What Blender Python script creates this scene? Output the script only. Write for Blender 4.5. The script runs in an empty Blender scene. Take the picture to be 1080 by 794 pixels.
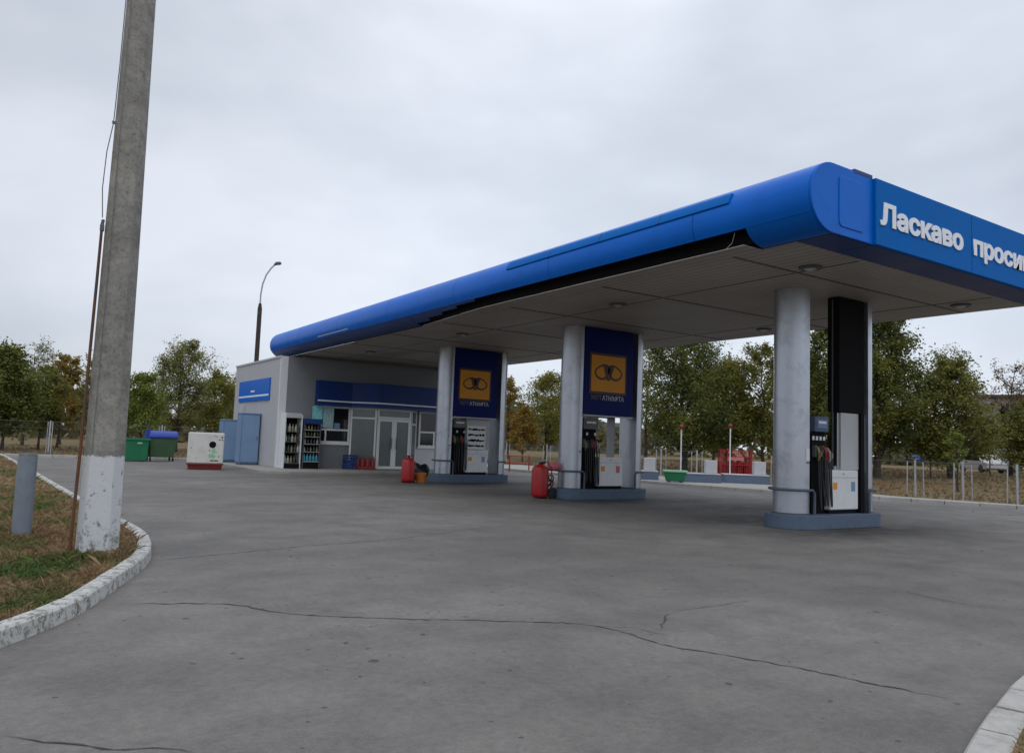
import bpy, math, random
from mathutils import Vector, Matrix
rnd = random.Random(7)
sc = bpy.context.scene
col = sc.collection
PI = math.pi

# ------------------------------------------------------------------ camera
yaw, pitch, roll = math.radians(33.54), math.radians(4.8705), math.radians(2.1242)
cy, sy = math.cos(yaw), math.sin(yaw)
f0 = Vector((sy, cy, 0)); r0 = Vector((cy, -sy, 0)); u0 = Vector((0, 0, 1))
fw = f0*math.cos(pitch) + u0*math.sin(pitch)
up = u0*math.cos(pitch) - f0*math.sin(pitch)
rt = r0*math.cos(roll) + up*math.sin(roll)
uu = up*math.cos(roll) - r0*math.sin(roll)
cd = bpy.data.cameras.new('camera'); cam = bpy.data.objects.new('camera', cd); col.objects.link(cam)
M = Matrix((rt, uu, -fw)).transposed().to_4x4(); M.translation = Vector((0, 0, 1.5))
cam.matrix_world = M
cd.sensor_width = 36; cd.lens = 36*815.5/1080; cd.clip_start = .05; cd.clip_end = 3000
sc.camera = cam

# ------------------------------------------------------------------ materials
def newmat(name):
    m = bpy.data.materials.new(name); m.use_nodes = True
    nt = m.node_tree; b = nt.nodes['Principled BSDF']
    return m, nt, b
def N(nt, t, **kw):
    n = nt.nodes.new(t)
    for k, v in kw.items(): setattr(n, k, v)
    return n
def noise(nt, vec, scale, detail=4, rough=.6, dist=0):
    n = N(nt, 'ShaderNodeTexNoise'); n.inputs['Scale'].default_value = scale
    n.inputs['Detail'].default_value = detail; n.inputs['Roughness'].default_value = rough
    n.inputs['Distortion'].default_value = dist
    if vec is not None: nt.links.new(vec, n.inputs['Vector'])
    return n.outputs['Fac']
def ramp(nt, src, stops):
    r = N(nt, 'ShaderNodeValToRGB'); nt.links.new(src, r.inputs['Fac'])
    e = r.color_ramp.elements
    while len(e) < len(stops): e.new(.5)
    for el, (p, c) in zip(e, stops):
        el.position = p; el.color = (c, c, c, 1) if isinstance(c, (int, float)) else (*c, 1)
    return r.outputs['Color']
def mix(nt, fac, a, b, mode='MIX'):
    m = N(nt, 'ShaderNodeMix', data_type='RGBA', blend_type=mode)
    for i, v in ((0, fac), (6, a), (7, b)):
        if isinstance(v, bpy.types.NodeSocket): nt.links.new(v, m.inputs[i])
        elif isinstance(v, (int, float)): m.inputs[i].default_value = v if i == 0 else (v, v, v, 1)
        else: m.inputs[i].default_value = (*v, 1)
    return m.outputs[2]
def math_(nt, op, a, b=0.0, c=0.0):
    m = N(nt, 'ShaderNodeMath', operation=op)
    for i, v in enumerate((a, b, c)):
        if isinstance(v, bpy.types.NodeSocket): nt.links.new(v, m.inputs[i])
        else: m.inputs[i].default_value = v
    return m.outputs[0]
def coords(nt):
    return N(nt, 'ShaderNodeTexCoord').outputs['Object']
def bump(nt, b, h, strength=.3, dist=.02):
    n = N(nt, 'ShaderNodeBump'); n.inputs['Strength'].default_value = strength
    n.inputs['Distance'].default_value = dist
    nt.links.new(h, n.inputs['Height']); nt.links.new(n.outputs[0], b.inputs['Normal'])
def pm(name, c, rough=.6, var=.18, scale=4, metal=0, dirt=.25, dirtc=(.05, .045, .04), bmp=.06, spec=.5, coat=0):
    m, nt, b = newmat(name); co = coords(nt)
    n1 = noise(nt, co, scale, 6, .65)
    cc = mix(nt, n1, [x*(1-var) for x in c], [min(1, x*(1+var)) for x in c])
    if dirt:
        d = noise(nt, co, scale*.7+1.3, 8, .75, .4)
        cc = mix(nt, ramp(nt, d, [(.5, 0), (.78, dirt)]), cc, dirtc)
    nt.links.new(cc, b.inputs['Base Color'])
    rr = math_(nt, 'MULTIPLY_ADD', n1, .25, rough-.12); nt.links.new(rr, b.inputs['Roughness'])
    b.inputs['Metallic'].default_value = metal
    b.inputs['Specular IOR Level'].default_value = spec
    if bmp: bump(nt, b, noise(nt, co, scale*9, 4), bmp, .02)
    return m

def asphalt():
    m, nt, b = newmat('asphalt'); co = coords(nt)
    big = noise(nt, co, .18, 5, .6); mid = noise(nt, co, 1.1, 7, .7); fine = noise(nt, co, 70, 3, .8)
    c = mix(nt, ramp(nt, big, [(.34, 0), (.64, 1)]), (.126, .115, .103), (.198, .182, .165))
    c = mix(nt, ramp(nt, mid, [(.42, 0), (.68, .6)]), c, (.086, .082, .078))
    g2 = noise(nt, co, 16, 5, .75)
    c = mix(nt, .5, c, ramp(nt, g2, [(.3, .3), (.7, .7)]), 'OVERLAY')
    c = mix(nt, .6, c, ramp(nt, fine, [(.25, .28), (.75, .72)]), 'OVERLAY')
    # worn streaks along the driving direction
    mp = N(nt, 'ShaderNodeMapping'); mp.inputs['Scale'].default_value = (.12, 1.6, 1); mp.inputs['Rotation'].default_value = (0, 0, .12)
    nt.links.new(co, mp.inputs['Vector'])
    st = noise(nt, mp.outputs[0], .8, 6, .6)
    c = mix(nt, ramp(nt, st, [(.48, 0), (.7, .3)]), c, (.085, .082, .08))
    # oil drips
    for s, th, a in ((1.7, .034, .66), (3.4, .03, .55), (7.0, .018, .45)):
        v = N(nt, 'ShaderNodeTexVoronoi'); v.inputs['Scale'].default_value = s
        wv = N(nt, 'ShaderNodeVectorMath', operation='ADD'); nt.links.new(co, wv.inputs[0])
        nn = N(nt, 'ShaderNodeTexNoise'); nn.inputs['Scale'].default_value = 9; nt.links.new(co, nn.inputs['Vector'])
        sc_ = N(nt, 'ShaderNodeVectorMath', operation='SCALE'); sc_.inputs['Scale'].default_value = .06
        nt.links.new(nn.outputs['Color'], sc_.inputs[0]); nt.links.new(sc_.outputs[0], wv.inputs[1])
        nt.links.new(wv.outputs[0], v.inputs['Vector'])
        sep = N(nt, 'ShaderNodeSeparateColor'); nt.links.new(v.outputs['Color'], sep.inputs[0])
        pick = math_(nt, 'GREATER_THAN', sep.outputs[0], a)
        rad = math_(nt, 'MULTIPLY', sep.outputs[1], th*s*1.2)
        spot = math_(nt, 'LESS_THAN', v.outputs['Distance'], rad)
        k = math_(nt, 'MULTIPLY', math_(nt, 'MULTIPLY', pick, spot), .72)
        c = mix(nt, k, c, (.035, .034, .034))
    # oil and rubber stains beside the pump islands
    sx = N(nt, 'ShaderNodeSeparateXYZ'); nt.links.new(co, sx.inputs[0])
    tot = None
    for (px, py, ax, ay) in ((15.0, 9.0, 3.0, .9), (14.8, 16.2, 3.6, 1.0), (14.8, 23.6, 3.6, 1.0), (15.0, 11.4, 3.4, 1.2), (14.8, 18.7, 3.6, 1.2), (17.5, 13.6, 3.5, 1.5)):
        dx = math_(nt, 'DIVIDE', math_(nt, 'SUBTRACT', sx.outputs[0], px), ax)
        dy = math_(nt, 'DIVIDE', math_(nt, 'SUBTRACT', sx.outputs[1], py), ay)
        d2 = math_(nt, 'ADD', math_(nt, 'MULTIPLY', dx, dx), math_(nt, 'MULTIPLY', dy, dy))
        g = math_(nt, 'POWER', 2.718, math_(nt, 'MULTIPLY', d2, -1))
        tot = g if tot is None else math_(nt, 'MAXIMUM', tot, g)
    k = math_(nt, 'MULTIPLY', tot, ramp(nt, noise(nt, co, 1.7, 6, .7), [(.3, .2), (.5, 1)]))
    c = mix(nt, k, c, (.04, .037, .035))
    nt.links.new(c, b.inputs['Base Color'])
    nt.links.new(math_(nt, 'MULTIPLY_ADD', mid, .3, .62), b.inputs['Roughness'])
    b.inputs['Specular IOR Level'].default_value = .35
    bump(nt, b, math_(nt, 'ADD', fine, math_(nt, 'MULTIPLY', mid, .8)), .35, .012)
    return m

def verge_color(nt, co):
    """brown dead grass with green patches: the same pattern for the soil and the blades (world metres)"""
    p = noise(nt, co, .9, 5, .6, .3)
    br = mix(nt, noise(nt, co, 3.1, 5, .7), (.2, .1, .048), (.4, .29, .165))
    gr = mix(nt, noise(nt, co, 6, 3, .6), (.06, .1, .025), (.11, .165, .04))
    return mix(nt, ramp(nt, p, [(.47, 0), (.6, 1)]), br, gr)
def verge_mat(name, dark=1.0):
    m, nt, b = newmat(name)
    g = N(nt, 'ShaderNodeNewGeometry'); c = verge_color(nt, g.outputs['Position'])
    if dark != 1: c = mix(nt, 1.0, c, dark, 'MULTIPLY')
    rp = ramp(nt, g.outputs['Random Per Island'], [(0, .6), (1, 1.25)])
    c = mix(nt, 1.0, c, rp, 'MULTIPLY')
    nt.links.new(c, b.inputs['Base Color']); b.inputs['Roughness'].default_value = .85
    b.inputs['Specular IOR Level'].default_value = .2
    bump(nt, b, noise(nt, g.outputs['Position'], 30, 5, .8), .6, .03)
    return m
def field_mat():
    m, nt, b = newmat('dry_field'); co = coords(nt)
    a = noise(nt, co, .12, 6, .65); f = noise(nt, co, 4, 6, .75)
    c = mix(nt, ramp(nt, a, [(.35, 0), (.65, 1)]), (.2, .125, .06), (.185, .165, .085))
    c = mix(nt, ramp(nt, f, [(.35, .0), (.7, .65)]), c, (.1, .062, .034))
    c = mix(nt, ramp(nt, noise(nt, co, .5, 4), [(.58, 0), (.7, .6)]), c, (.06, .08, .025))
    nt.links.new(c, b.inputs['Base Color']); b.inputs['Roughness'].default_value = .95
    b.inputs['Specular IOR Level'].default_value = .1
    bump(nt, b, f, .6, .08)
    return m
def leaf_mat(name, c1, c2, c3=None):
    m, nt, b = newmat(name); g = N(nt, 'ShaderNodeNewGeometry')
    c = mix(nt, g.outputs['Random Per Island'], c1, c2)
    if c3: c = mix(nt, ramp(nt, noise(nt, coords(nt), .55, 3), [(.45, 0), (.62, .85)]), c, c3)
    nt.links.new(c, b.inputs['Base Color']); b.inputs['Roughness'].default_value = .7
    b.inputs['Specular IOR Level'].default_value = .25
    tr = N(nt, 'ShaderNodeBsdfTranslucent'); nt.links.new(c, tr.inputs['Color'])
    ms = N(nt, 'ShaderNodeMixShader'); ms.inputs[0].default_value = .35
    nt.links.new(b.outputs[0], ms.inputs[1]); nt.links.new(tr.outputs[0], ms.inputs[2])
    nt.links.new(ms.outputs[0], nt.nodes['Material Output'].inputs['Surface'])
    return m
def peel_paint(name, zmax=None, paint=(.62, .62, .62), under=(.2, .185, .165), cover=.5, sc=7):
    """whitewash peeling off concrete; above zmax the concrete is bare"""
    m, nt, b = newmat(name); co = coords(nt)
    n1 = noise(nt, co, sc, 8, .72, .5); n2 = noise(nt, co, sc*4, 6, .8)
    con = mix(nt, ramp(nt, noise(nt, co, 3.5, 8, .78), [(.3, 0), (.7, 1)]), [x*.5 for x in under], [x*1.35 for x in under])
    con = mix(nt, ramp(nt, noise(nt, co, 26, 5, .7), [(.52, 0), (.68, .65)]), con, (.07, .064, .05))
    pt = mix(nt, n2, [x*.86 for x in paint], [min(.9, x*1.08) for x in paint])
    k = math_(nt, 'ADD', math_(nt, 'MULTIPLY', n1, .6), math_(nt, 'MULTIPLY', n2, .4))
    sx = N(nt, 'ShaderNodeSeparateXYZ'); nt.links.new(co, sx.inputs[0])
    if zmax:
        low = N(nt, 'ShaderNodeMapRange'); low.inputs[1].default_value = 0; low.inputs[2].default_value = .45
        low.inputs[3].default_value = -.06; low.inputs[4].default_value = .03
        nt.links.new(sx.outputs[2], low.inputs[0]); k = math_(nt, 'ADD', k, low.outputs[0])
    fac = ramp(nt, k, [(cover-.03, 0), (cover+.03, 1)])
    if zmax:
        edge = math_(nt, 'LESS_THAN', sx.outputs[2], math_(nt, 'MULTIPLY_ADD', n2, .16, zmax-.08))
        fac = math_(nt, 'MULTIPLY', fac, edge)
    nt.links.new(mix(nt, fac, con, pt), b.inputs['Base Color']); b.inputs['Roughness'].default_value = .85
    bump(nt, b, math_(nt, 'ADD', n2, math_(nt, 'MULTIPLY', fac, .5)), .4, .01)
    return m
def soffit_mat():
    m, nt, b = newmat('soffit_panels'); co = coords(nt)
    w = N(nt, 'ShaderNodeTexWave', wave_type='BANDS', bands_direction='X'); w.inputs['Scale'].default_value = 1.6
    w.inputs['Distortion'].default_value = 0
    nt.links.new(co, w.inputs['Vector'])
    groove = ramp(nt, w.outputs['Fac'], [(0, .0), (.07, 1)])
    sx = N(nt, 'ShaderNodeSeparateXYZ'); nt.links.new(co, sx.inputs[0])
    row = N(nt, 'ShaderNodeTexWhiteNoise', noise_dimensions='2D')
    cv = N(nt, 'ShaderNodeCombineXYZ')
    nt.links.new(math_(nt, 'FLOOR', math_(nt, 'MULTIPLY', sx.outputs[0], 5.09*.2)), cv.inputs[0])
    nt.links.new(math_(nt, 'FLOOR', math_(nt, 'MULTIPLY', sx.outputs[1], .22)), cv.inputs[1])
    nt.links.new(cv.outputs[0], row.inputs['Vector'])
    tint = ramp(nt, row.outputs['Value'], [(0, (.34, .3, .265)), (1, (.42, .385, .35))])
    st = noise(nt, co, .5, 6, .7, .3)
    c = mix(nt, ramp(nt, st, [(.45, 0), (.8, .55)]), tint, (.2, .178, .16))
    c = mix(nt, groove, (.12, .11, .1), c)
    nt.links.new(c, b.inputs['Base Color']); b.inputs['Roughness'].default_value = .55
    bump(nt, b, groove, .4, .01)
    return m
def rust_mat():
    m, nt, b = newmat('rusty_steel'); co = coords(nt)
    c = mix(nt, noise(nt, co, 5, 7, .75), (.045, .02, .012), (.2, .085, .035))
    c = mix(nt, ramp(nt, noise(nt, co, 1.2, 4), [(.5, 0), (.6, .8)]), c, (.05, .055, .065))
    nt.links.new(c, b.inputs['Base Color']); b.inputs['Roughness'].default_value = .9
    return m
def glass_mat(name, c, rough=.06):
    m, nt, b = newmat(name)
    co = coords(nt)
    nt.links.new(mix(nt, noise(nt, co, 1.5, 4), [x*.7 for x in c], [x*1.3 for x in c]), b.inputs['Base Color'])
    b.inputs['Roughness'].default_value = rough; b.inputs['IOR'].default_value = 1.5
    return m

A = {}
A['asphalt'] = asphalt()
A['verge'] = verge_mat('verge_soil', .75); A['blade'] = verge_mat('grass_blade')
A['field'] = field_mat()
A['kerb'] = peel_paint('whitewashed_kerb', None, (.5, .495, .47), (.22, .21, .18), .472, 11)
A['pole'] = peel_paint('concrete_pole', 1.17, (.55, .56, .57), (.25, .238, .212), .45, 7)
A['concrete'] = pm('pale_concrete', (.3, .285, .26), .9, .25, 1.3, dirt=.4)
A['backkerb'] = pm('worn_kerb_concrete', (.36, .35, .33), .9, .25, 2, dirt=.5)
A['kerbpale'] = pm('pale_kerb_concrete', (.42, .4, .37), .9, .3, 9, dirt=.75, dirtc=(.17, .155, .135), bmp=.5)
A['crack'] = pm('crack_filler', (.05, .047, .044), .95, .3, 6, dirt=0)
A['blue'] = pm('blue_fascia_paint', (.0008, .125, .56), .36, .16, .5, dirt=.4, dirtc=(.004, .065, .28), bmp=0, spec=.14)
A['blue2'] = pm('blue_panel_paint', (.002, .118, .42), .55, .1, .5, dirt=.2, dirtc=(.006, .07, .25), bmp=0, spec=.05)
A['shopblue'] = pm('navy_shop_fascia', (.005, .03, .15), .5, .15, .5, dirt=.2, bmp=0, spec=.25)
A['wallfront_shade'] = pm('shade_darkened_cladding', (.2, .21, .225), .7, .1, .8, dirt=.3, dirtc=(.1, .1, .1))  # wall grey with the canopy's shade put into the colour
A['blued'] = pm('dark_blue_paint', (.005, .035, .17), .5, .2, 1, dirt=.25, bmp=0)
A['navy'] = pm('navy_sign_face', (.004, .013, .115), .5, .12, .8, dirt=.15, dirtc=(.01,.012,.05), bmp=0, spec=.1)
A['soffit'] = soffit_mat()
A['black'] = pm('sooty_black', (.008, .008, .009), .8, .4, 3, dirt=0, spec=.12)
A['silver'] = pm('silver_column_paint', (.5, .53, .585), .33, .12, 1.4, metal=.8, dirt=.5, dirtc=(.13, .13, .14), bmp=.02)
A['grey_dark'] = pm('dark_grey_metal', (.09, .095, .105), .5, .2, 3)
A['isl'] = pm('blue_grey_island_paint', (.085, .125, .185), .75, .3, 5, dirt=.75, dirtc=(.045, .045, .05), bmp=.2)
A['rail'] = pm('blue_grey_rail_paint', (.07, .1, .14), .5, .2, 5, dirt=.35)
A['white'] = pm('white_enamel', (.68, .69, .7), .45, .08, 2, dirt=.25, dirtc=(.3, .29, .27))
A['whiteframe'] = pm('white_window_frame', (.8, .81, .8), .45, .06, 2, dirt=.15, dirtc=(.4, .39, .37))
A['panelgrey'] = pm('light_grey_panel', (.46, .46, .48), .5, .08, 2, dirt=.3, dirtc=(.25, .23, .22))
A['letters'] = pm('white_lettering', (.74, .77, .82), .5, .05, 3, dirt=0)
A['fadedletters'] = pm('faded_lettering', (.42, .43, .46), .6, .2, 3, dirt=0)
A['dimletters'] = pm('dirty_lettering', (.1, .1, .12), .6, .2, 3, dirt=0)
A['orange'] = pm('orange_sign_plate', (.68, .29, .03), .5, .08, 2, dirt=.15, dirtc=(.35, .14, .02), spec=.2)
A['emblem'] = pm('brown_emblem', (.05, .018, .012), .5, .2, 4, dirt=0)
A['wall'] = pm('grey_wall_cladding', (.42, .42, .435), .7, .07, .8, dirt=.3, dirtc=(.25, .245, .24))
A['wall2'] = pm('white_wall_trim', (.62, .63, .64), .6, .06, 1, dirt=.25, dirtc=(.35, .34, .33))
A['cabinet'] = pm('pale_blue_cabinet_paint', (.17, .27, .42), .5, .12, 1.5, dirt=.35, dirtc=(.12, .15, .2))
A['cabinetd'] = pm('blue_cabinet_side', (.12, .2, .34), .5, .12, 1.5, dirt=.35, dirtc=(.08, .1, .15))
A['bollard'] = pm('grey_blue_bollard_paint', (.2, .235, .28), .42, .2, 3, metal=.2, dirt=.5, dirtc=(.1, .08, .07))
A['red'] = pm('red_enamel', (.34, .009, .011), .4, .2, 2.5, dirt=.3, dirtc=(.15, .01, .01))
A['redpink'] = pm('faded_red_canvas', (.58, .16, .18), .7, .3, 6, dirt=.35, dirtc=(.35, .02, .04))
A['redd'] = pm('dark_red_paint', (.2, .018, .02), .6, .35, 4, dirt=.4)
A['orangeb'] = pm('orange_plastic', (.55, .16, .02), .5, .15, 4, dirt=.2)
A['rubber'] = pm('black_rubber', (.014, .014, .016), .6, .3, 6, dirt=0)
A['binbag'] = pm('black_plastic_bag', (.012, .013, .018), .3, .4, 6, dirt=0)
A['green'] = pm('green_skip_paint', (.012, .17, .075), .55, .2, 2, dirt=.4, dirtc=(.03, .06, .04))
A['green2'] = pm('dull_green_bin', (.05, .11, .05), .6, .2, 2, dirt=.4)
A['binblue'] = pm('blue_bin_lid', (.012, .045, .3), .5, .2, 3, dirt=.25)
A['genwhite'] = pm('off_white_housing', (.6, .59, .55), .5, .1, 2, dirt=.45, dirtc=(.25, .23, .2))
A['mint'] = pm('faded_green_print', (.25, .5, .3), .6, .2, 6, dirt=.2)
A['rust'] = rust_mat()
A['glass'] = glass_mat('dark_window_glass', (.012, .014, .016))
A['frost'] = glass_mat('grey_door_glass', (.13, .165, .16), .12)
A['poster'] = pm('teal_poster', (.2, .62, .62), .5, .5, 9, dirt=.7, dirtc=(.75, .85, .82), bmp=0)
A['poster2'] = pm('pale_poster', (.35, .55, .55), .5, .5, 12, dirt=.7, dirtc=(.02, .1, .09), bmp=0)
A['paper'] = pm('white_paper', (.7, .71, .72), .8, .05, 5, dirt=.1)
A['bottle1'] = pm('dark_bottle', (.03, .035, .03), .3, .5, 20, dirt=0)
A['bottle2'] = pm('yellow_bottle', (.2, .16, .05), .35, .5, 20, dirt=0)
A['bottle3'] = pm('pale_bottle', (.3, .3, .28), .35, .4, 20, dirt=0)
A['bottle4'] = pm('turquoise_bottle', (.03, .22, .3), .3, .4, 20, dirt=0)
A['bark'] = pm('dark_bark', (.045, .036, .028), .95, .35, 5, dirt=0, bmp=.4)
A['galv'] = pm('galvanised_steel', (.42, .44, .46), .5, .15, 4, metal=.3, dirt=.3)
A['wire'] = pm('dull_wire', (.1, .1, .1), .6, .2, 4, dirt=0)
A['carblue'] = pm('blue_car_paint', (.02, .09, .33), .3, .05, 1, dirt=.1)
A['carwhite'] = pm('white_car_paint', (.38, .38, .39), .3, .05, 1, dirt=.15)
A['apart'] = pm('grey_brown_facade', (.22, .19, .165), .9, .12, .15, dirt=.3)
A['roofdark'] = pm('dark_roof_edge', (.07, .06, .055), .9, .1, 1)
A['lowhouse'] = pm('pale_rendered_wall', (.42, .4, .37), .9, .1, .4, dirt=.35, dirtc=(.25, .22, .19))
A['lens'] = pm('opal_lamp_glass', (.5, .49, .46), .3, .05, 2, dirt=.3)
A['l_dense'] = leaf_mat('dark_green_leaves', (0.066, 0.084, 0.020), (0.218, 0.238, 0.057))
A['l_olive'] = leaf_mat('olive_leaves', (.095, .107, .024), (.264, .251, .062))
A['l_green'] = leaf_mat('mid_green_leaves', (0.088, 0.123, 0.023), (0.281, 0.317, 0.068))
A['l_feather'] = leaf_mat('grey_green_leaves', (0.110, 0.123, 0.038), (0.315, 0.305, 0.109))
A['l_yellow'] = leaf_mat('yellowing_leaves', (.11, .13, .022), (.28, .28, .065), (.22, .185, .035))
A['l_orange'] = leaf_mat('orange_leaves', (.19, .12, .025), (.4, .24, .05), (.22, .2, .045))
A['l_dark'] = leaf_mat('deep_green_leaves', (0.046, 0.067, 0.020), (0.182, 0.209, 0.057), (0.218, 0.209, 0.042))
A['l_brown'] = leaf_mat('brown_leaves', (.121, .074, .034), (.230, .149, .068))
A['l_conifer'] = leaf_mat('dark_needles', (.012, .026, .017), (.032, .058, .038))
A['l_litter'] = leaf_mat('fallen_leaf', (.1, .05, .02), (.24, .14, .05))
A['l_tuft'] = leaf_mat('dead_grass', (.16, .11, .06), (.28, .21, .115))
A['l_far'] = leaf_mat('distant_foliage', (.06, .07, .03), (.13, .13, .05), (.15, .11, .04))

# ------------------------------------------------------------------ mesh builder
class MB:
    def __init__(s): s.v = []; s.f = []; s.mi = []; s.cur = 0
    def add(s, vs, fs):
        o = len(s.v); s.v += [tuple(v) for v in vs]; s.f += [[i+o for i in f] for f in fs]; s.mi += [s.cur]*len(fs); return s
    def box(s, x0, x1, y0, y1, z0, z1, rz=0, piv=None):
        vs = [Vector((x, y, z)) for z in (z0, z1) for (x, y) in ((x0, y0), (x1, y0), (x1, y1), (x0, y1))]
        if rz:
            p = Vector(piv if piv else ((x0+x1)/2, (y0+y1)/2, 0)); R = Matrix.Rotation(rz, 3, 'Z'); vs = [R@(v-p)+p for v in vs]
        return s.add(vs, [(3, 2, 1, 0), (4, 5, 6, 7), (0, 1, 5, 4), (1, 2, 6, 5), (2, 3, 7, 6), (3, 0, 4, 7)])
    def prism(s, poly, z0, z1, tz=None):
        n = len(poly)
        vs = [(x, y, z0) for x, y in poly] + [(x, y, z1) for x, y in poly]
        return s.add(vs, [list(range(n))[::-1], [n+i for i in range(n)]] + [(i, (i+1) % n, n+(i+1) % n, n+i) for i in range(n)])
    def prismY(s, poly, y0, y1):   # poly in x,z, seen from -y counter-clockwise
        n = len(poly)
        vs = [(x, y0, z) for x, z in poly] + [(x, y1, z) for x, z in poly]
        return s.add(vs, [list(range(n)), [n+i for i in range(n)][::-1]] + [((i+1) % n, i, n+i, n+(i+1) % n) for i in range(n)])
    def tube(s, pts, r, n=8, cap=True):
        pts = [Vector(p) for p in pts]; rr = r if isinstance(r, (list, tuple)) else [r]*len(pts)
        vs = []; fs = []; a = None
        for i, p in enumerate(pts):
            d = (pts[min(i+1, len(pts)-1)]-pts[max(i-1, 0)])
            d = d.normalized() if d.length > 1e-9 else Vector((0, 0, 1))
            if a is None: a = d.orthogonal().normalized()
            a = (a - d*a.dot(d)); a = a.normalized() if a.length > 1e-6 else d.orthogonal().normalized()
            b = d.cross(a)
            vs += [p + (a*math.cos(2*PI*k/n)+b*math.sin(2*PI*k/n))*rr[i] for k in range(n)]
        m = len(pts)
        for i in range(m-1):
            fs += [(i*n+k, i*n+(k+1) % n, (i+1)*n+(k+1) % n, (i+1)*n+k) for k in range(n)]
        if cap: fs += [list(range(n))[::-1], [(m-1)*n+k for k in range(n)]]
        return s.add(vs, fs)
    def lathe(s, prof, c=(0, 0, 0), n=24):
        vs = []; fs = []
        for r, z in prof: vs += [(c[0]+r*math.cos(2*PI*k/n), c[1]+r*math.sin(2*PI*k/n), c[2]+z) for k in range(n)]
        m = len(prof)
        for i in range(m-1): fs += [(i*n+k, i*n+(k+1) % n, (i+1)*n+(k+1) % n, (i+1)*n+k) for k in range(n)]
        fs += [list(range(n))[::-1], [(m-1)*n+k for k in range(n)]]
        return s.add(vs, fs)
    def build(s, name, m, parent=None, smooth=None, bevel=0, loc=None, extra=()):
        me = bpy.data.meshes.new(name); me.from_pydata(s.v, [], s.f)
        me.materials.append(A[m] if isinstance(m, str) else m)
        for e in extra: me.materials.append(A[e])
        if extra: me.polygons.foreach_set('material_index', s.mi)
        if smooth:
            me.polygons.foreach_set('use_smooth', [True]*len(me.polygons)); me.set_sharp_from_angle(angle=math.radians(smooth))
        me.update()
        o = bpy.data.objects.new(name, me); col.objects.link(o)
        if parent is not None: o.parent = parent
        if loc: o.location = loc
        if bevel:
            b = o.modifiers.new('bevel', 'BEVEL'); b.width = bevel; b.segments = 2; b.limit_method = 'ANGLE'; b.angle_limit = math.radians(40)
        return o
def tag(o, label, cat, group=None):
    o['label'] = label; o['category'] = cat
    if group: o['group'] = group
    return o
def thing(name, label, cat, loc=(0, 0, 0), rz=0, group=None):
    o = bpy.data.objects.new(name, None); col.objects.link(o); o.location = loc; o.rotation_euler = (0, 0, rz); o.empty_display_size = .2
    return tag(o, label, cat, group)
def struct(o, kind='structure'): o['kind'] = kind; return o
def copy_tree(o, parent=None):
    c = o.copy(); col.objects.link(c)
    if parent is not None: c.parent = parent
    for ch in list(o.children): copy_tree(ch, c)
    return c
def text_mesh(name, body, size, m, parent, loc, offset=0.0, extrude=.01, width=None, squash=None):
    cu = bpy.data.curves.new(name, 'FONT'); cu.body = body; cu.size = size; cu.offset = offset; cu.extrude = extrude; cu.resolution_u = 4
    t = bpy.data.objects.new(name, cu); col.objects.link(t)
    bpy.context.view_layer.update()
    me = bpy.data.meshes.new_from_object(t.evaluated_get(bpy.context.evaluated_depsgraph_get()))
    bpy.data.objects.remove(t)
    xs = [v.co.x for v in me.vertices]; w = max(xs)-min(xs); x0 = min(xs)
    k = width/w if width else 1
    for v in me.vertices:
        x, y, z = v.co; v.co = ((x-x0)*k, -z, y)      # upright, facing -Y
    me.materials.clear(); me.materials.append(A[m])
    o = bpy.data.objects.new(name, me); col.objects.link(o); o.parent = parent; o.location = loc
    return o

# ------------------------------------------------------------------ ground
def terrain_z(x, y):
    t = min(1, max(0, (x-29.5)/14)); t = t*t*(3-2*t)
    return .5*t
mb = MB(); xs = [-900, -400, -150, -60, -25, 0, 15, 27] + [29+i for i in range(0, 18, 2)] + [50, 60, 80, 120, 200, 400, 900]; ys = [-300, -100, -40, -10, 0, 10, 20, 30, 40, 50, 60, 80, 100, 150, 250, 500, 1200]
for y in ys:
    for x in xs: mb.v.append((x, y, terrain_z(x, y)-.006))
nx = len(xs)
for j in range(len(ys)-1):
    for i in range(nx-1): mb.f.append([j*nx+i, j*nx+i+1, (j+1)*nx+i+1, (j+1)*nx+i]); mb.mi.append(0)
struct(mb.build('ground', 'field', smooth=60))
RE = [(30.5, -12), (29.6, 2), (28.2, 7), (26.95, 11.5), (25.6, 15.4), (23.9, 18.6), (23.0, 22), (22.8, 32), (23.2, 41)]     # right edge of the asphalt
LE = [(-26, 42.5), (-26, -12)]
lot = RE + [(9, 41), (.0, 43)] + LE
struct(MB().add([(x, y, .0) for x, y in lot], [list(range(len(lot)))]).build('forecourt', 'asphalt'))

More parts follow.
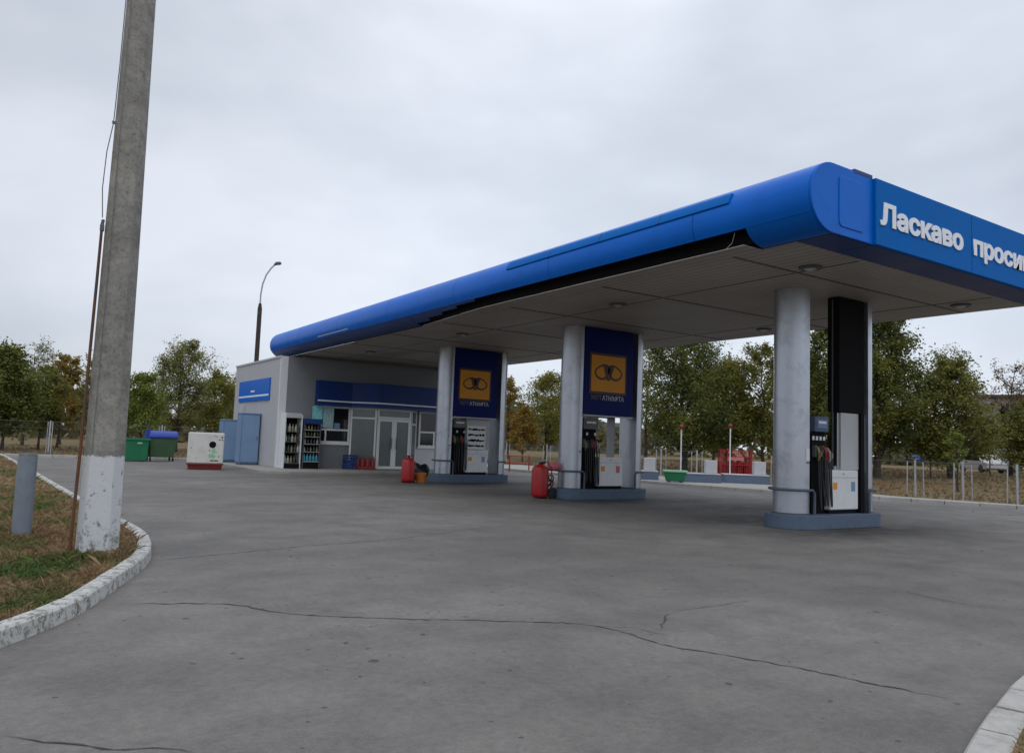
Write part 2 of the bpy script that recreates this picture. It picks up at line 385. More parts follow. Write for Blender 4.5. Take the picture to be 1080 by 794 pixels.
def strip(pts, w, z0, z1, gap=None, jit=0, side=1):
    """blocks of kerb along a polyline; the outer face runs on the polyline, the stone lies on its `side`"""
    mb = MB(); P = [Vector((*p, 0)) for p in pts]
    # resample
    L = [0]
    for a, b in zip(P, P[1:]): L.append(L[-1]+(b-a).length)
    def at(s):
        for i in range(len(P)-1):
            if s <= L[i+1] or i == len(P)-2:
                return P[i].lerp(P[i+1], (s-L[i])/max(1e-6, L[i+1]-L[i]))
    def nrm(s):
        d = (at(min(L[-1], s+.15))-at(max(0, s-.15))).normalized(); return Vector((-d.y, d.x, 0))*side
    s = 0; step = gap or L[-1]
    while s < L[-1]-.02:
        e = min(L[-1], s+step); n = max(2, int((e-s)/.22)+1)
        j = rnd.uniform(-jit, jit); g = .012 if gap else 0
        ring = []
        for k in range(n+1):
            t = s+g+(e-s-2*g)*k/n; p = at(t); q = nrm(t)
            o = p+q*j; i_ = p+q*(w+j)
            ring.append([(o.x, o.y, z0), (o.x+q.x*.012, o.y+q.y*.012, z1-.018+j*.4), (o.x+q.x*.03, o.y+q.y*.03, z1+j*.4), (i_.x-q.x*.02, i_.y-q.y*.02, z1+j*.4), (i_.x, i_.y, z1-.015+j*.4), (i_.x, i_.y, z0)])
        vs = [v for r in ring for v in r]; m = 6; fs = []
        for k in range(n):
            fs += [(k*m+a, k*m+(a+1) % m, (k+1)*m+(a+1) % m, (k+1)*m+a) for a in range(m)]
        fs += [list(range(m))[::-1], [n*m+a for a in range(m)]]
        if side < 0: fs = [f[::-1] for f in fs]
        mb.add(vs, fs); s = e
    return mb
def smooth_path(pts, n=6):
    out = []
    P = [Vector((*p, 0)) for p in pts]
    for i in range(len(P)-1):
        a, b, c, d = P[max(0, i-1)], P[i], P[i+1], P[min(len(P)-1, i+2)]
        for k in range(n):
            t = k/n
            q = .5*((2*b)+(c-a)*t+(2*a-5*b+4*c-d)*t*t+(3*b-a-3*c+d)*t**3); out.append((q.x, q.y))
    out.append((P[-1].x, P[-1].y)); return out
KL = smooth_path([(-3.4, 2.6), (-1.5, 4.45), (-.4, 5.65), (.14, 6.3), (.62, 7.05), (1.0, 8.0), (1.34, 8.9), (1.62, 9.9), (1.78, 11.0), (1.8, 12.0), (1.74, 13.2), (1.6, 16), (1.36, 21.2), (1.1, 27.5), (.62, 38), (.35, 42.2)])
struct(strip(KL, .17, -.05, .13, 1.02, .008, 1).build('kerb', 'kerb', smooth=35))
inner = []
for i, (x, y) in enumerate(KL):
    a = Vector(KL[max(0, i-1)]); b = Vector(KL[min(len(KL)-1, i+1)]); d = (b-a).normalized(); inner.append((x-d.y*.16, y+d.x*.16))
# lawn verge on the left: a gridded sheet with soft lumps, clipped by the kerb
vp = inner + [(-25, 42.2), (-25, 2.6)]
vm = MB().add([(x, y, .105) for x, y in vp], [list(range(len(vp)))]).build('grass_verge', 'verge'); struct(vm)
KR = smooth_path([(2.2, 1.38), (3.3, 1.78), (4.24, 2.1), (4.86, 2.29), (5.46, 2.46), (6.0, 2.585), (7.2, 2.78), (9, 2.95), (12, 3.0)])
struct(strip(KR, .2, -.05, .05, .5, .014, -1).build('kerb', 'kerbpale', smooth=35))
innR = []
for i, (x, y) in enumerate(KR):
    a = Vector(KR[max(0, i-1)]); b = Vector(KR[min(len(KR)-1, i+1)]); d = (b-a).normalized(); innR.append((x+d.y*.2, y-d.x*.2))
vpr = innR + [(12, -6), (2.2, -6)]
struct(MB().add([(x, y, .035) for x, y in vpr], [list(range(len(vpr)))]).build('grass_verge', 'verge'))

def inside(p, poly):
    x, y = p; c = False; n = len(poly)
    for i in range(n):
        (x1, y1), (x2, y2) = poly[i], poly[(i+1) % n]
        if (y1 > y) != (y2 > y) and x < (x2-x1)*(y-y1)/(y2-y1)+x1: c = not c
    return c
def blades(name, poly, boxes, m, z):
    mb = MB()
    for (x0, x1, y0, y1, n, h0, h1) in boxes:
        k = 0
        while k < n:
            x = rnd.uniform(x0, x1); y = rnd.uniform(y0, y1)
            if not inside((x, y), poly): n -= .5; continue
            k += 1
            cl = rnd.random()
            for _ in range(4):
                bx = x+rnd.gauss(0, .035); by = y+rnd.gauss(0, .035)
                if not inside((bx, by), poly): continue
                a = rnd.uniform(0, 2*PI); h = rnd.uniform(h0, h1)*(.6+.8*cl); w = rnd.uniform(.0022, .005)*(1+min(h, .05)*4); lean = rnd.uniform(.2, 1.6)*h
                dx, dy = math.cos(a), math.sin(a); b = a+rnd.uniform(1, 2)
                ex, ey = math.cos(b)*lean, math.sin(b)*lean
                mb.add([(bx-dx*w, by-dy*w, z), (bx+dx*w, by+dy*w, z), (bx+dx*w*.6+ex*.45, by+dy*w*.6+ey*.45, z+h*.6), (bx+ex, by+ey, z+h*.85)], [(0, 1, 2, 3)])
    return struct(mb.build(name, m), 'stuff')
blades('grass', vp, [(-1.2, 1.8, 6, 12, 15000, .015, .05), (-1.5, 1.8, 12, 20, 7000, .02, .06), (-2, 1.5, 20, 42, 5000, .03, .08)], 'blade', .1)
blades('grass', vp, [(.65, 1.42, 9.25, 9.95, 330, .04, .11), (.1, .65, 11.1, 11.75, 220, .04, .1), (-1.2, 1.6, 6.2, 16, 700, .06, .13)], 'blade', .1)
blades('grass', vpr, [(3.8, 7, .8, 2.6, 3500, .015, .05)], 'blade', .03)
# fallen leaves on both verges and a few blown on to the asphalt
mb = MB()
def leaf(x, y, z, s):
    a = rnd.uniform(0, 2*PI); t = rnd.uniform(-.5, .5); c, s_ = math.cos(a)*s, math.sin(a)*s
    mb.add([(x-c, y-s_, z+.003), (x+s_*.5, y-c*.5, z+.006+abs(t)*s*.5), (x+c, y+s_, z+.004), (x-s_*.5, y+c*.5, z+.008)], [(0, 1, 2, 3)])
for _ in range(1500):
    x, y = rnd.uniform(-1.6, 1.75), 6+14*rnd.random()**1.5
    if inside((x, y), vp): leaf(x, y, .11+rnd.uniform(0, .03), rnd.uniform(.012, .03))
for _ in range(260):
    leaf(rnd.uniform(1.8, 22), rnd.uniform(5, 30), .001, rnd.uniform(.012, .028))
for _ in range(500):
    x, y = rnd.uniform(22.6, 31), rnd.uniform(7, 40); leaf(x, y, .14 if x > 26 else .002, rnd.uniform(.02, .05))
struct(mb.build('fallen_leaves', 'l_litter'), 'stuff')

# cracks in the asphalt
CR = [([(1.03, 7.44), (1.81, 7.1), (2.14, 6.55), (2.78, 6.07), (3.68, 5.55), (4.31, 5.08), (4.38, 4.38), (4.58, 3.99), (4.83, 3.44), (4.97, 2.97), (5.14, 2.57)], .011),
      ([(4.68, 4.73), (4.97, 4.96), (5.3, 5.23)], .012), ([(4.3, 5.08), (4.53, 4.9), (4.59, 4.67), (4.67, 4.4)], .006), ([(.14, 4.54), (.36, 4.34), (.62, 4.11), (.77, 4.04), (.95, 3.88)], .009),
      ([(1.6, 9.73), (2.63, 10.04), (3.59, 10.35), (4.8, 10.59), (5.99, 11.06), (7.26, 11.67)], .009), ([(8.68, 5.07), (8.52, 4.45), (8.59, 4.01), (8.67, 3.69)], .007), ([(5.29, 5.23), (6.0, 5.23), (6.61, 5.27)], .005),
      ([(-2, 5.1), (-.8, 4.9), (.14, 4.54)], .009)]
mb = MB()
for pts, w in CR:
    P = smooth_path(pts, 3); Q = []
    for (a, b) in zip(P, P[1:]):
        n = max(1, int(math.hypot(b[0]-a[0], b[1]-a[1])/.05))
        for k in range(n): Q.append((a[0]+(b[0]-a[0])*k/n+rnd.gauss(0, .009), a[1]+(b[1]-a[1])*k/n+rnd.gauss(0, .009)))
    vs = []
    for i, q in enumerate(Q):
        a = Vector(Q[max(0, i-1)]); b = Vector(Q[min(len(Q)-1, i+1)]); d = (b-a).normalized()
        ww = w*rnd.uniform(.25, 1.1)*min(1, .15+i/6, .15+(len(Q)-1-i)/6)
        vs += [(q[0]-d.y*ww, q[1]+d.x*ww, .004), (q[0]+d.y*ww, q[1]-d.x*ww, .004)]
    mb.add(vs, [(2*i, 2*i+1, 2*i+3, 2*i+2) for i in range(len(Q)-1)])
struct(mb.build('ground_crack', 'crack'))

# kerb and pavement along the back of the forecourt
struct(strip(RE, .18, -.05, .12, 1.0, .006, -1).build('kerb', 'backkerb', smooth=35))
pav = [(x+.17, y) for x, y in RE]
out = [(31.2, -12), (30.6, 2), (29.4, 7), (28.0, 11.5), (26.9, 15.4), (27.4, 18.6), (27.9, 22), (27.9, 32), (28, 41)]
struct(MB().add([(x, y, .1) for x, y in pav+out[::-1]], [list(range(len(pav)+len(out)))]).build('pavement', 'concrete'))
struct(strip([(23.2, 41), (9, 41), (0, 43), (-26, 42.5)], .2, -.05, .12, 1.0, .006, -1).build('kerb', 'backkerb', smooth=35))

# ------------------------------------------------------------------ leaning concrete pole
pole = thing('concrete_pole', 'tall tapering concrete pole with a peeling whitewashed foot on the grass verge', 'pole', (1.03, 9.64, .1), math.radians(-10))
pole.scale = (.93, .93, .93)
mb = MB(); H = 9.6; secs = []
for z, w in ((0, .225), (1.2, .213), (3.8, .192), (6.9, .158), (H, .125)):
    d = w*.9
    secs.append([(-w, -d*.25, z), (-w*.62, -d, z), (w*.55, -d, z), (w, -d*.35, z), (w, d*.5, z), (w*.6, d, z), (-w*.6, d, z), (-w, d*.6, z)])
vs = [p for s_ in secs for p in s_]; fs = []
for i in range(len(secs)-1): fs += [(i*8+k, i*8+(k+1) % 8, (i+1)*8+(k+1) % 8, (i+1)*8+k) for k in range(8)]
fs += [list(range(8))[::-1], [32+k for k in range(8)]]
mb.add(vs, fs).build('shaft', 'pole', pole, bevel=.012)
MB().tube([(-.27, -.14, 0), (-.245, -.14, 1.2), (-.225, -.1, 3.2), (-.22, -.09, 3.85)], [.02, .019, .018, .017], 6).build('conduit', 'rust', pole, smooth=50)
MB().box(-.24, -.195, -.11, -.06, 3.84, 3.92).tube([(-.22, -.09, 3.915), (-.21, -.09, 3.98)], .02, 8).build('bracket', 'grey_dark', pole, bevel=.006)
MB().tube([(-.22, -.1, 4.0), (-.245, -.12, 4.35), (-.23, -.13, 4.8), (-.185, -.14, 5.15), (-.185, -.11, 5.22), (-.172, -.09, 5.9), (-.16, -.09, 7.2), (-.13, -.08, 9.5)], .006, 5).build('cable', 'wire', pole)
MB().box(-.2, -.16, -.135, -.105, 5.16, 5.19).build('clamp', 'grey_dark', pole)
MB().tube([(-.12, -.206, 1.2), (-.105, -.188, 3.9), (-.1, -.165, 6.9)], .004, 4).build('earth_wire', 'wire', pole)

# bollard
bo = thing('bollard', 'grey blue steel pipe bollard on a square foot plate in the verge', 'bollard', (.37, 11.43, .1), .12)
bo.scale = (.935, .935, 1.02)
b1 = MB().tube([(0, 0, .0), (.0, 0, .99)], .115, 20).build('pipe', 'bollard', bo, smooth=40, bevel=.006)
MB().box(-.4, .17, -.15, .16, -.06, .02).build('foot_plate', 'concrete', bo, bevel=.01)
MB().box(.02, .12, -.005, .005, -.0, .0).v
MB().tube([(0, 0, .99), (0, 0, 1.02)], [.115, .1], 20).build('cap', 'grey_dark', bo, smooth=30)

# ------------------------------------------------------------------ canopy
SO = 4.85; TR = .55; TZ = 5.415; XL = 10.4; XR = 18.4; YN = 7.0; YF = 34.4
can = thing('station_canopy', 'long blue rounded forecourt canopy on paired silver columns over the pump islands', 'canopy', (14.6, 17.3, 0))
OF = Vector((14.6, 17.3, 0))
def cb(mb, name, m, parent=can, **k):
    mb.v = [(x-14.6, y-17.3, z) for x, y, z in mb.v]; return mb.build(name, m, parent, **k)
def arc_sheet(cx, a0, a1, ya, yb, r=TR, th=.02, n=18):
    mb = MB(); vs = []; seg = max(1, int((yb-ya)/3.2))
    for j in range(seg+1):
        y = ya+(yb-ya)*j/seg
        for rr in (r, r-th):
            vs += [(cx+rr*math.cos(a0+(a1-a0)*k/n), y, TZ+rr*math.sin(a0+(a1-a0)*k/n)) for k in range(n+1)]
    w = 2*(n+1); fs = []
    for j in range(seg):
        o, p = j*w, (j+1)*w
        for k in range(n):
            fs.append((o+k, o+k+1, p+k+1, p+k)); fs.append((o+n+1+k+1, o+n+1+k, p+n+1+k, p+n+1+k+1))
        fs += [(o, p, p+n+1, o+n+1), (o+n, o+n+1+n, p+n+1+n, p+n)]
    for o, fl in ((0, 0), (seg*w, 1)):
        for k in range(n):
            q = (o+k, o+n+1+k, o+n+1+k+1, o+k+1); fs.append(q[::-1] if fl else q)
    return mb.add(vs, fs)
D = math.radians
# upper roll, in butted lengths of sheet
ye = [YN+.012, 9.35, 13.6, 17.85, 22.1, 26.35, 30.6, YF]
for i in range(len(ye)-1):
    cb(arc_sheet(XL, D(90), D(212), ye[i], ye[i+1]-.014), 'bullnose_sheet', 'blue', smooth=40)
for (a, b) in ((YN+.012, 8.25),):
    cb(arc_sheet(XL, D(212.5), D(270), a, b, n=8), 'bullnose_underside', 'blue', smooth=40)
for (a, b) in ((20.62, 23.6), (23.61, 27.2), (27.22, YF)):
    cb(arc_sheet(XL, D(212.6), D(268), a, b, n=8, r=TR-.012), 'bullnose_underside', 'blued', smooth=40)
for i in range(len(ye)-1):
    cb(arc_sheet(XR, D(-90), D(90), ye[i], ye[i+1]-.006, n=20), 'bullnose_sheet', 'blue', smooth=40)
# raised sign strip on the roll (lettering gone), its loose end lifting
o = cb(arc_sheet(XL, D(139), D(161), 8.55, 15.3, r=TR+.028, th=.026, n=5), 'blank_sign_strip', 'blue2', smooth=40)
o['label'] = 'long blank raised strip on the rolled edge'
for yy in (10.2, 11.9, 13.6): cb(arc_sheet(XL, D(139), D(161), yy, yy+.03, r=TR+.034, th=.03, n=5), 'strip_seam', 'blued')
cb(arc_sheet(XL, D(200), D(204), 25.3, 28.3, r=TR+.012, th=.01, n=2), 'pale_patch', 'panelgrey')
cb(MB().box(XL-.02, XL+.02, YN+.1, YF-.05, 4.866, 5.9).box(XR-.02, XR+.02, YN+.1, YF-.05, 4.866, 5.9), 'edge_frame', 'black')
cb(MB().box(10.2, 10.26, 8.3, 20.6, 4.92, 5.3), 'open_edge_girder', 'black')
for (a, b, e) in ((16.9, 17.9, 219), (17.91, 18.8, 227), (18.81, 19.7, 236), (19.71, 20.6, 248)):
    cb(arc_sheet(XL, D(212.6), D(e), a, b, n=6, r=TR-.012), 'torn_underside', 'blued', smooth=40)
for y_ in (8.5, ): cb(MB().tube([(9.97, y_, 5.1), (10.0, y_+.08, 4.95), (9.97, y_+.2, 4.85)], .004, 4), 'loose_wire', 'galv')
cb(MB().add([(XL-.02, YN+.02, 5.955), (XR+.02, YN+.02, 5.955), (XR+.02, YF, 5.955), (XL-.02, YF, 5.955)], [(0, 1, 2, 3)]), 'roof_sheet', 'grey_dark')
# lower roof deck ends at the building wall
rag = random.Random(21); jag = [(9.95+rag.uniform(0, .02)+max(0, (y-16.5))*.09, y) for y in [8.3+.42*k for k in range(30)]]
sof = jag + [(10.42, 20.62), (10.42, 17.55), (10.42, YF-.02), (XR-.05, YF-.02), (XR-.05, 7.62), (10.42, 7.62), (10.42, 8.3)]
cb(MB().prism(sof[::-1], SO, SO+.012), 'soffit', 'soffit')
for y in (8.9, 12.4, 15.9, 19.4, 22.9, 26.4, 29.9): cb(MB().box(10.44, 18.3, y, y+.05, SO-.012, SO-.001), 'soffit_joint', 'grey_dark')
for x in (12.2, 16.9):
    cb(MB().box(x, x+.04, 7.7, 34.2, SO-.009, SO-.0005), 'soffit_joint', 'grey_dark')
# end fascia: rounded cap and two lettered panels
capp = [(XL+TR*math.cos(a), TZ+TR*math.sin(a)) for a in [D(90+180*k/24) for k in range(25)]] + [(11.5, TZ-TR), (11.5, TZ+TR-.02), (11.2, TZ+TR)]
cb(MB().prismY(capp, YN-.03, YN+.01), 'end_cap', 'blue', bevel=.012)
hp = []
for cx_, cz_, a0 in ((10.62, 5.08, 180), (11.12, 5.08, 270), (11.12, 5.72, 0), (10.62, 5.72, 90)):
    hp += [(cx_+.08*math.cos(D(a0+k*22.5)), cz_+.08*math.sin(D(a0+k*22.5))) for k in range(5)]
cb(MB().prismY(hp, YN-.046, YN-.028), 'cover_plate', 'blue', bevel=.008)
cb(MB().box(XL+TR, 11.44, YN-.035, YN+.03, TZ+TR-.03, TZ+TR+.03), 'top_flashing', 'blued')
fz0, fz1 = 4.86, 5.945
for k, (xa, xb, body, w) in enumerate(((11.45, 14.48, 'Ласкаво', 2.6), (14.495, 18.4, 'просимо', 2.75))):
    fp = cb(MB().box(xa, xb, YN-.09, YN+.0, fz0, fz1), 'lettered_fascia', 'blue2', bevel=.008)
    text_mesh('lettering', body, .475, 'letters', fp, (xa-14.6+(.1 if k == 0 else .03), YN-.103-17.3, 5.215), offset=.02, extrude=.008, width=w)
capr = [(XR, TZ-TR)] + [(XR+TR*math.cos(D(-90+180*k/24)), TZ+TR*math.sin(D(-90+180*k/24))) for k in range(1, 24)] + [(XR, TZ+TR)]
cb(MB().prismY(capr, YN-.03, YN+.01), 'end_cap', 'blue')
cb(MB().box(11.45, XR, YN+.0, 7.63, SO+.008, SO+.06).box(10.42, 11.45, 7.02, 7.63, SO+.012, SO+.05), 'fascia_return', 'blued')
# lamps sunk in the soffit
def lamp(x, y):
    f = cb(MB().lathe([(.2, 0), (.2, -.035), (.13, -.05), (.13, -.02)], (x, y, SO)), 'ceiling_light', 'grey_dark', smooth=40)
    cb(MB().lathe([(.125, 0), (.12, -.03), (.07, -.05)], (x, y, SO-.012), 16), 'lens', 'lens', f, smooth=40)
for y in (8.5, 13.7, 21.0, 28.2):
    for x in (12.0, 17.3): lamp(x, y)

# columns: rounded on the outer side, flat inward
YC = (10.02, 17.28, 24.69); X1, X2, CRAD, BZ = 13.571, 15.712, .371, .28
def dshape(xc, s, r=CRAD, e=.05, n=20):
    p = [(xc+s*e, r)] + [(xc-s*r*math.cos(-PI/2+PI*k/n)*1.0, -r*math.sin(-PI/2+PI*k/n)) for k in range(n+1)] + [(xc+s*e, -r)]
    return p[::-1] if s > 0 else p
def dpoly(xc, s, yc, r=CRAD, e=.05, n=20):
    pts = [(xc-s*r*math.cos(PI/2-PI*k/n), yc+r*math.sin(PI/2-PI*k/n)) for k in range(n+1)]
    pts = [(xc+s*e, yc+r)] + pts + [(xc+s*e, yc-r)]
    return pts if s > 0 else pts[::-1]
for j, yc in enumerate(YC):
    for s, xc in ((1, X1), (-1, X2)):
        c_ = cb(MB().prism(dpoly(xc, s, yc), BZ, SO-.002), 'column', 'silver', smooth=30)
        cb(MB().prism(dpoly(xc, s, yc, CRAD+.012, .052), BZ+.001, BZ+.03), 'base_ring', 'grey_dark', c_, smooth=30)
        if s > 0:
            cb(MB().box(xc-.06, xc+.045, yc-CRAD-.008, yc-CRAD+.05, 1.36, 1.6), 'notice_sheet', 'paper', c_)
            cb(MB().box(xc-.03, xc+.03, yc-CRAD-.014, yc-CRAD-.007, 1.3, 1.335), 'switch', 'grey_dark', c_)

# ------------------------------------------------------------------ pump islands
def island(yc, label):
    t = thing('pump_island', label, 'pump island', (14.64, yc, 0), 0, 'pump islands under the canopy')
    poly = [(X1-14.64-.53*math.sin(PI*k/16), -.53*math.cos(PI*k/16)) for k in range(17)][::-1]
    poly = [(-a, -b) for a, b in poly][::-1][::-1]
    left = [(X1-14.64-.53*math.cos(a), -.53*math.sin(a)) for a in [(-PI/2+PI*k/16) for k in range(17)]]   # top to bottom
    right = [(X2-14.64+.53*math.cos(a), .53*math.sin(a)) for a in [(-PI/2+PI*k/16) for k in range(17)]]
    MB().prism(left+right, 0, BZ).build('plinth', 'isl', t, smooth=30, bevel=.012)
    for s, xc in ((-1, X1-14.64), (1, X2-14.64)):
        R_ = .44; zt = .77
        arc = [(xc+s*R_*math.cos(a), R_*math.sin(a), zt) for a in [(-PI/2+PI*k/14) for k in range(15)]]
        e = -s*.12
        pts = [(xc+e, -R_, BZ), (xc+e, -R_, zt-.06), (xc+e+s*.06, -R_, zt)] + arc + [(xc+e+s*.06, R_, zt), (xc+e, R_, zt-.06), (xc+e, R_, BZ)]
        MB().tube(pts, .028, 8).box(xc+e-.07, xc+e+.07, -R_-.04, -R_+.04, BZ, BZ+.012).build('crash_rail', 'rail', t, smooth=45)
    return t
island(YC[0], 'pale blue kerbed pump island nearest the camera, under the blackened sign frame')
island(YC[1], 'middle pump island, with a red wheeled extinguisher at its left end')
island(YC[2], 'farthest pump island, with an orange bucket at its left end before the shop')

# fuel dispensers
def hose(mb, x, y, z0, z1, sag, dx):
    pts = [(x, y, z0), (x-.01, y-.07, z0-.05)]
    for k in range(1, 10):
        t = k/10; pts.append((x+dx*t+.02*math.sin(6*t), y-.07-.05*math.sin(PI*t), z0-.05-(z0-z1)*math.sin(PI*min(t*1.15, 1)/1.0*.5 if t < .5 else PI*.5*(1.3-t)/.8)))
    mb.tube(pts, .016, 6, False)
def dispenser(yc, label, kind):
    t = thing('fuel_dispenser', label, 'fuel pump', (14.3, yc, BZ), 0, 'fuel dispensers on the islands')
    o = lambda x: x-14.3; zz = lambda z: z-BZ
    xa, xb = (13.92, 14.36) if kind == 'open' else (13.74, 14.26)
    ca, cb_ = (14.37, 15.36) if kind == 'open' else (14.28, 15.2)
    f = -.27
    MB().box(o(xa), o(xb), f+.06, .27, 0, zz(1.95)).build('hose_tower', 'black', t, bevel=.01)
    hd = MB().box(o(xa)-.01, o(xb)+.01, f-.03, .28, zz(1.95), zz(2.27)).build('display_head', 'isl' if kind == 'open' else 'grey_dark', t, bevel=.02)
    MB().box(o(xa)+.06, o(xb)-.06, f-.038, f-.028, zz(2.03), zz(2.2)).build('display', 'glass' if kind != 'open' else 'cabinetd', hd)
    low = MB().box(o(ca), o(cb_), f-.06, .3, zz(.36), zz(1.18)).build('cabinet', 'white', t, bevel=.025)
    MB().box(o(ca)+.02, o(cb_)-.02, f-.02, .27, 0, zz(.358)).build('cabinet_base', 'black', t)
    MB().box(o(ca)+.06, o(cb_)-.06, f-.066, f-.058, zz(1.02), zz(1.035)).box(o(ca)+.42, o(ca)+.5, f-.068, f-.058, zz(1.08), zz(1.12)).build('cabinet_trim', 'panelgrey', low)
    n = 4; step = (xb-xa-.08)/(n-1)
    for k in range(n):
        x = o(xa)+.04+k*step; zn = zz(1.55) - .03*(k % 2)
        mb = MB().box(x-.035, x+.035, f-.02, f+.06, zn-.12, zn+.12)
        mb.build('nozzle_holster', 'grey_dark', t, bevel=.01)
        nz = MB().tube([(x, f-.03, zn+.1), (x, f-.08, zn+.02), (x, f-.1, zn-.1), (x, f-.07, zn-.18)], [.018, .028, .026, .018], 8)
        nz.box(x-.012, x+.012, f-.15, f-.1, zn-.1, zn+.0).build('nozzle', ('bottle2', 'rubber', 'red', 'bottle3')[k], t, smooth=45)
        mb = MB(); x2 = x+rnd.uniform(.02, .12); zb = zz(.33)+rnd.uniform(0, .14); zt = zn-.18
        pts = []
        for q in range(13):
            u = q/12; a = PI*u
            pts.append((x+(x2-x)*u, f-.07-.05*math.sin(a), zt-(zt-zb)*(math.sin(a)**.6 if u < .5 else math.sin(a)**.6*.96+.04*(1-u))+(.25*(u-.5) if u > .5 else 0)))
        mb.tube(pts, .015, 6, False).build('hose', 'rubber', t, smooth=60)
        if kind == 'open' or k % 2: 
            MB().box(x-.03, x+.03, f+.045, f+.062, zz(1.78), zz(1.86)).build('price_plate', 'paper', t)
    MB().box(o(xa)+.09, o(xb)-.09, f-.0415, f-.0385, zz(2.12), zz(2.17)).build('readout', 'paper', hd)
    MB().box(o(ca)+.1, o(ca)+.24, f-.064, f-.0605, zz(.78), zz(.92)).build('warning_sticker', 'orange', low)
    MB().box(o(cb_)-.26, o(cb_)-.12, f-.064, f-.0605, zz(.74), zz(.94)).build('notice_sticker', 'redpink' if kind == 'view' else 'cabinet', low)
    if kind == 'open':
        MB().box(o(14.77), o(15.4), f-.04, f+.02, zz(1.185), zz(2.38)).build('upper_panel', 'panelgrey', t, bevel=.006)
        MB().tube([(o(14.42), f, zz(1.18)), (o(14.42), f, zz(1.42))], .02, 8).tube([(o(14.62), f, zz(1.18)), (o(14.62), f, zz(1.26))], .03, 8).build('vent_pipe', 'panelgrey', t)
        MB().tube([(o(14.69), f+.1, zz(1.18)), (o(14.69), f+.1, zz(4.8))], .022, 6).build('frame_post', 'grey_dark', t)
    elif kind == 'view':
        MB().box(o(15.05), o(15.33), .2, .25, zz(1.185), zz(2.34)).build('side_panel', 'panelgrey', t, bevel=.006)
        MB().box(o(13.72), o(15.32), .2, .25, zz(2.31), zz(2.345)).build('top_rail', 'panelgrey', t)
    else:
        MB().box(o(14.27), o(15.32), f+.06, .2, zz(1.185), zz(2.34)).build('back_panel', 'panelgrey', t, bevel=.006)
        pb = MB().box(o(14.3), o(15.08), f-.05, f-.02, zz(1.2), zz(2.05)).build('price_board', 'paper', t)
        for r in range(4):
            zc = 1.92-r*.2; top = []; bot = []; x = 14.34
            while x < 15.02:
                w = rnd.uniform(.03, .09); a, b = rnd.uniform(.012, .05), rnd.uniform(.012, .045)
                top += [(x, zc+a), (min(15.04, x+w), zc+a)]; bot += [(x, zc-b), (min(15.04, x+w), zc-b)]; x += w
            mb = MB().prismY([(o(p), zz(q)) for p, q in bot+top[::-1]], f-.054, f-.049)
            mb.build('price_row', 'black', pb)
    return t
dispenser(YC[0], 'nearest fuel dispenser with blue grey head and tall pale panel, trees visible through it', 'open')
dispenser(YC[1], 'middle fuel dispenser with an open gap above its pale cabinet', 'view')
dispenser(YC[2], 'farthest fuel dispenser with a white price board on its front', 'board')

# sign boards between the column pairs
def almond(mb, cx, cz, s, y0, y1):
    """one looped wing of the emblem: a leaf-shaped outline leaning to the middle"""
    P = []
    for k in range(28):
        t = 2*PI*k/28; a = .285*math.cos(t); b = .225*math.sin(t)*(1-.22*math.cos(t))
        x = a*.94 - b*.25; z = b + a*.0
        P.append((cx+s*(x+.24), cz+z))
    C = (sum(p[0] for p in P)/28, sum(p[1] for p in P)/28)
    Q = [(C[0]+(p[0]-C[0])*.78+s*.02, C[1]+(p[1]-C[1])*.74) for p in P]
    n = 28
    vs = [(p[0], y0, p[1]) for p in P]+[(q[0], y0, q[1]) for q in Q]+[(p[0], y1, p[1]) for p in P]+[(q[0], y1, q[1]) for q in Q]
    fs = []
    for k in range(n):
        l = (k+1) % n
        fs += [(k, l, n+l, n+k), (2*n+k, 3*n+k, 3*n+l, 2*n+l), (k, 2*n+k, 2*n+l, l), (n+k, n+l, 3*n+l, 3*n+k)]
    mb.add(vs, fs)
def signboard(yc, label):
    t = thing('sign_board', label, 'sign', (14.55, yc, 2.36), 0, 'blue emblem boards above the pumps')
    pn = MB().box(-.92, .9, -.41, .33, 0, 2.47).build('panel', 'navy', t, bevel=.012)
    MB().box(-.93, .91, -.415, -.38, -.045, -.002).build('bottom_trim', 'panelgrey', t)
    MB().box(-.76, .62, -.424, -.409, .6, 1.77).build('emblem_surround', 'emblem', t)
    pl = MB().box(-.7, .56, -.434, -.423, .67, 1.7).build('emblem_plate', 'orange', t, bevel=.008)
    mb = MB()
    almond(mb, -.07, 1.23, -1, -.446, -.433); almond(mb, -.07, 1.23, 1, -.446, -.433)
    mb.build('emblem', 'emblem', pl)
    mb = MB()
    for s in (-1, 1):
        q = [(-.07+s*.0, 1.0), (-.07+s*.05, 1.0), (-.07+s*.2, 1.42), (-.07+s*.09, 1.42)]
        mb.prismY(q if s > 0 else q[::-1], -.4485, -.4335)
    mb.build('emblem_chevron', 'emblem', pl)
    text_mesh('lettering', 'УКРТ', .19, 'dimletters', t, (-.69, -.414, .43), .004, .004, .4)
    text_mesh('lettering', 'АТНАФТА', .19, 'fadedletters', t, (-.27, -.414, .43), .004, .004, .82)
    return t
signboard(YC[1], 'blue board with orange winged emblem above the middle pump')
signboard(YC[2], 'blue board with orange winged emblem above the farthest pump')
t = thing('burnt_sign', 'burnt black sign frame with its face missing above the nearest pump', 'sign', (15.1, YC[0], BZ))
MB().box(-.42, .47, -.33, -.05, 2.11, 4.56).build('backing_board', 'black', t, bevel=.01)
MB().box(.31, .44, -.36, -.2, .0, 2.105).build('frame_post', 'black', t)
MB().box(-.41, -.34, -.22, -.12, .92, 2.105).build('frame_post', 'black', t)

